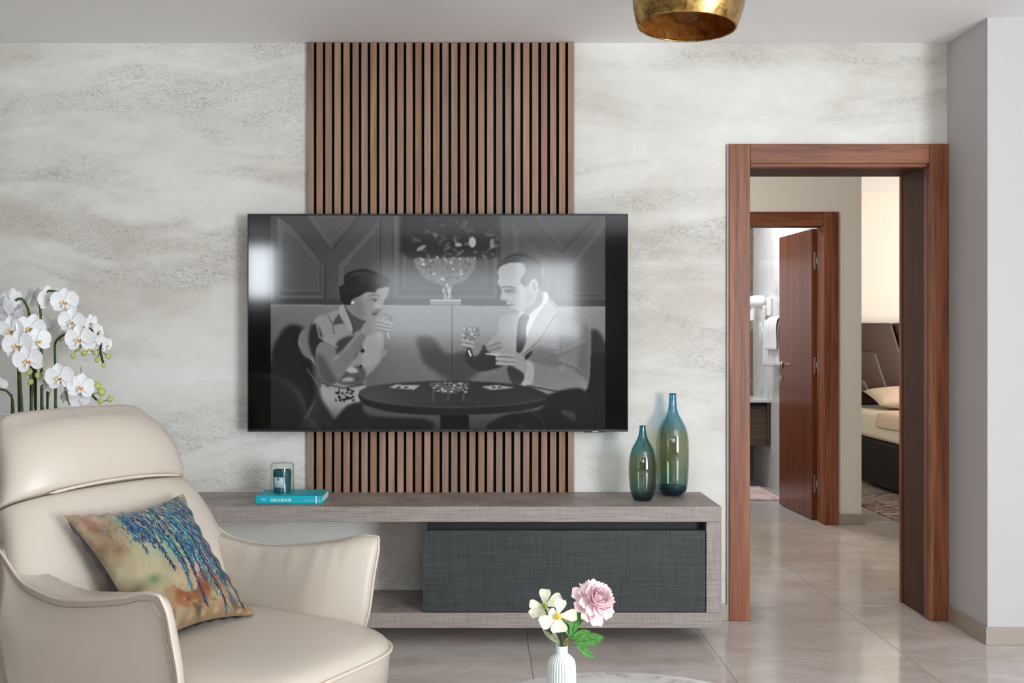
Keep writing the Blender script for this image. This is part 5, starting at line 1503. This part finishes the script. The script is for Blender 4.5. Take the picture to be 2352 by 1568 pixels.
# pink peony
pcn = fp(1373, 1374, -.01)
peony = empty('pink_peony', pcn, 'pink double peony with green lobed leaves in the fluted vase', 'flower')
M_PINK = petal_mat('pink_petal', srgb(248, 216, 220), srgb(250, 230, 232))
M_PINK2 = petal_mat('deep_pink_petal', srgb(245, 198, 206), srgb(248, 214, 219))
ax = V((.34, -.72, .60)).normalized()
e1 = ax.orthogonal().normalized(); e2 = ax.cross(e1)
PSH = [(0, .3), (.3, .8), (.6, 1), (.85, .95), (1, .7)]
R_ = 44*k
for (n_, open_, ln, wd, lift, mt) in ((9, .98, 1.05, .75, -.25, M_PINK), (11, .80, .98, .60, -.1, M_PINK), (11, .58, .90, .55, .05, M_PINK), (10, .42, .82, .5, .12, M_PINK2), (9, .30, .74, .42, .18, M_PINK), (8, .20, .62, .40, .20, M_PINK), (7, .12, .52, .36, .26, M_PINK), (6, .05, .44, .34, .30, M_PINK)):
    for i in range(n_):
        a = 2*math.pi*(i + rnd.uniform(-.25, .25))/n_ + open_*5
        rad = e1*math.cos(a) + e2*math.sin(a)
        th = open_*math.pi/2*1.12 + (rnd.uniform(-.25, .3) if open_ < .5 else 0)
        d = (rad*math.sin(th) + ax*math.cos(th)).normalized()
        b0 = pcn - ax*.35*R_ + rad*.10*R_
        tip = b0 + d*R_*ln*rnd.uniform(.9, 1.08) + ax*lift*R_
        nr = ax*math.sin(th) - rad*math.cos(th)
        petal_obj('petal', petal(b0, tip, wd*R_*rnd.uniform(.9, 1.15), nr, .45, .22, 7, 7, PSH, .10, rnd), mt, peony)
for (px, py, w) in ((1327, 1372, 17), (1352, 1410, 20), (1368, 1418, 30), (1403, 1415, 7), (1412, 1406, 7)):
    t = fp(px, py, -.008); petal_obj('petal', petal(pcn - ax*.3*R_, t, w*k, (0, -1, .2), .15, .02, 8, 7, PSH, .06, rnd), M_PINK, peony)
for (px, py, w) in ((1343, 1412, 22), (1384, 1424, 24)):
    t = fp(px, py, .012); petal_obj('sepal_leaf', petal(pcn + V((-.008, .012, -.012)), t, w*k, (0, -1, .1), .1, .0, 7, 5, [(0, .5), (.4, 1), (.8, .9), (1, .5)]), M_DGRN, peony)
v, f = tube([pcn - ax*.3*R_, fp(1352, 1405, .012), fp(1338, 1424, .008), fp(1312, 1458, .004), fp(1294, 1484, 0), V((vc.x+.001, VY+.003, TZ+.05))], .0019, 8, 5)
mk('stem', v, f, M_PSTEM, peony, smooth=True)
LSH = [(0, .12), (.2, .55), (.45, .95), (.62, 1.0), (.8, .75), (.93, .36), (1, .04)]
def lobe(b, t, w, dyb=0, dyt=0, mt=M_GRN, nr=(.1, -1, .35), cup=.12, nm='leaf'):
    p0, p1 = fp(*b, dyb), fp(*t, dyt)
    o = petal_obj(nm, petal(p0, p1, w*k, nr, cup, .05, 10, 7, LSH), mt, peony)
    v, f = tube([p0 + V((0, -.0006, 0)), p0.lerp(p1, .5) + V((0, -.0012, -.0)), p0.lerp(p1, .92)], .0005, 5, 3)
    mk('leaf_vein', v, f, M_DGRN, o)
lobe((1311, 1464), (1331, 1393), 27, 0, .010); lobe((1311, 1464), (1293, 1424), 17, 0, .014); lobe((1311, 1465), (1357, 1450), 21, -.002, -.008)
lobe((1320, 1475), (1388, 1463), 29, -.002, -.020); lobe((1320, 1475), (1363, 1511), 17, -.003, -.018)
for p in ([(1294, 1484), (1303, 1474), (1311, 1463)], [(1296, 1482), (1306, 1477), (1321, 1475)]):
    v, f = tube([fp(x, y, -.001) for x, y in p], .0012, 6, 3); mk('leaf_stalk', v, f, M_PSTEM, peony, smooth=True)
for (b, t, w) in (((1284, 1479), (1246, 1446), 11), ((1285, 1476), (1266, 1444), 9), ((1286, 1484), (1271, 1483), 4)):
    p0, p1 = fp(*b, .0), fp(*t, .006)
    petal_obj('leaf', petal(p0, p1, w*k, (.1, -1, .3), .1, .1, 9, 5, LSH), M_GREY, f1)

# ------------------------------------------------------------------ pendants
def pendant(px, py, Y, tilt, label):
    c = at(px, py, Y)
    r = 0.130
    root = empty('pendant_lamp', (c.x, c.y, c.z), label, 'pendant lamp', 'gold dome pendants')
    Rt = Matrix.Rotation(tilt, 3, 'Y')
    prof = [(r, 0), (.1375, .018), (.1445, .045), (.149, .075), (.150, .10), (.147, .13), (.138, .16), (.122, .188), (.098, .21), (.066, .226), (.03, .234), (.012, .236)]
    v, f = lathe(c, prof, 72, axis=Rt); mk('shade', v, f, M_GOLD, root, smooth=True)
    inn = [(p[0]-.003, p[1]-(0 if i == 0 else .002)) for i, p in enumerate(prof)]
    v, f = lathe(c, inn, 72, axis=Rt); mk('shade_lining', v, f, M_COPPER, root, smooth=True)
    ring = [c + Rt @ V((r*.988*math.cos(a), r*.988*math.sin(a), 0)) for a in np.linspace(0, 2*math.pi, 73)]
    v, f = tube(ring, .0028, 8, 1); mk('rim', v, f, M_GOLD, root, smooth=True)
    v, f = lathe(c + Rt @ V((0, 0, .055)), [(0, -.045), (.018, -.042), (.033, -.026), (.038, -.005), (.034, .014), (.022, .034), (.014, .05), (.0135, .062)], 32, axis=Rt)
    mk('bulb', v, f, M_CLEAR, root, smooth=True)
    v, f = lathe(c + Rt @ V((0, 0, .115)), [(0, 0), (.017, 0), (.017, .06), (.02, .118), (0, .12)], 24, axis=Rt)
    mk('socket', v, f, M_BLACKPL, root, smooth=True)
    top = c + Rt @ V((0, 0, .236))
    v, f = tube([top - V((0, 0, .01)), top + V((0, 0, .04)), V((top.x, top.y, CEIL-.02))], .003, 8, 2); mk('cord', v, f, M_BLACKPL, root, smooth=True)
    v, f = lathe(V((top.x, top.y, CEIL-.025)), [(0, 0), (.05, 0), (.055, .006), (.055, .025), (0, .025)], 32); mk('canopy', v, f, M_GOLD, root, smooth=True)
pendant(1577.5, 61, 2.70, math.radians(3.5), 'gold leaf dome pendant lamp showing its brown lining and clear bulb')
pendant(1806, -37, 3.10, 0.0, 'second gold dome pendant lamp, only its rim in view at the top edge')
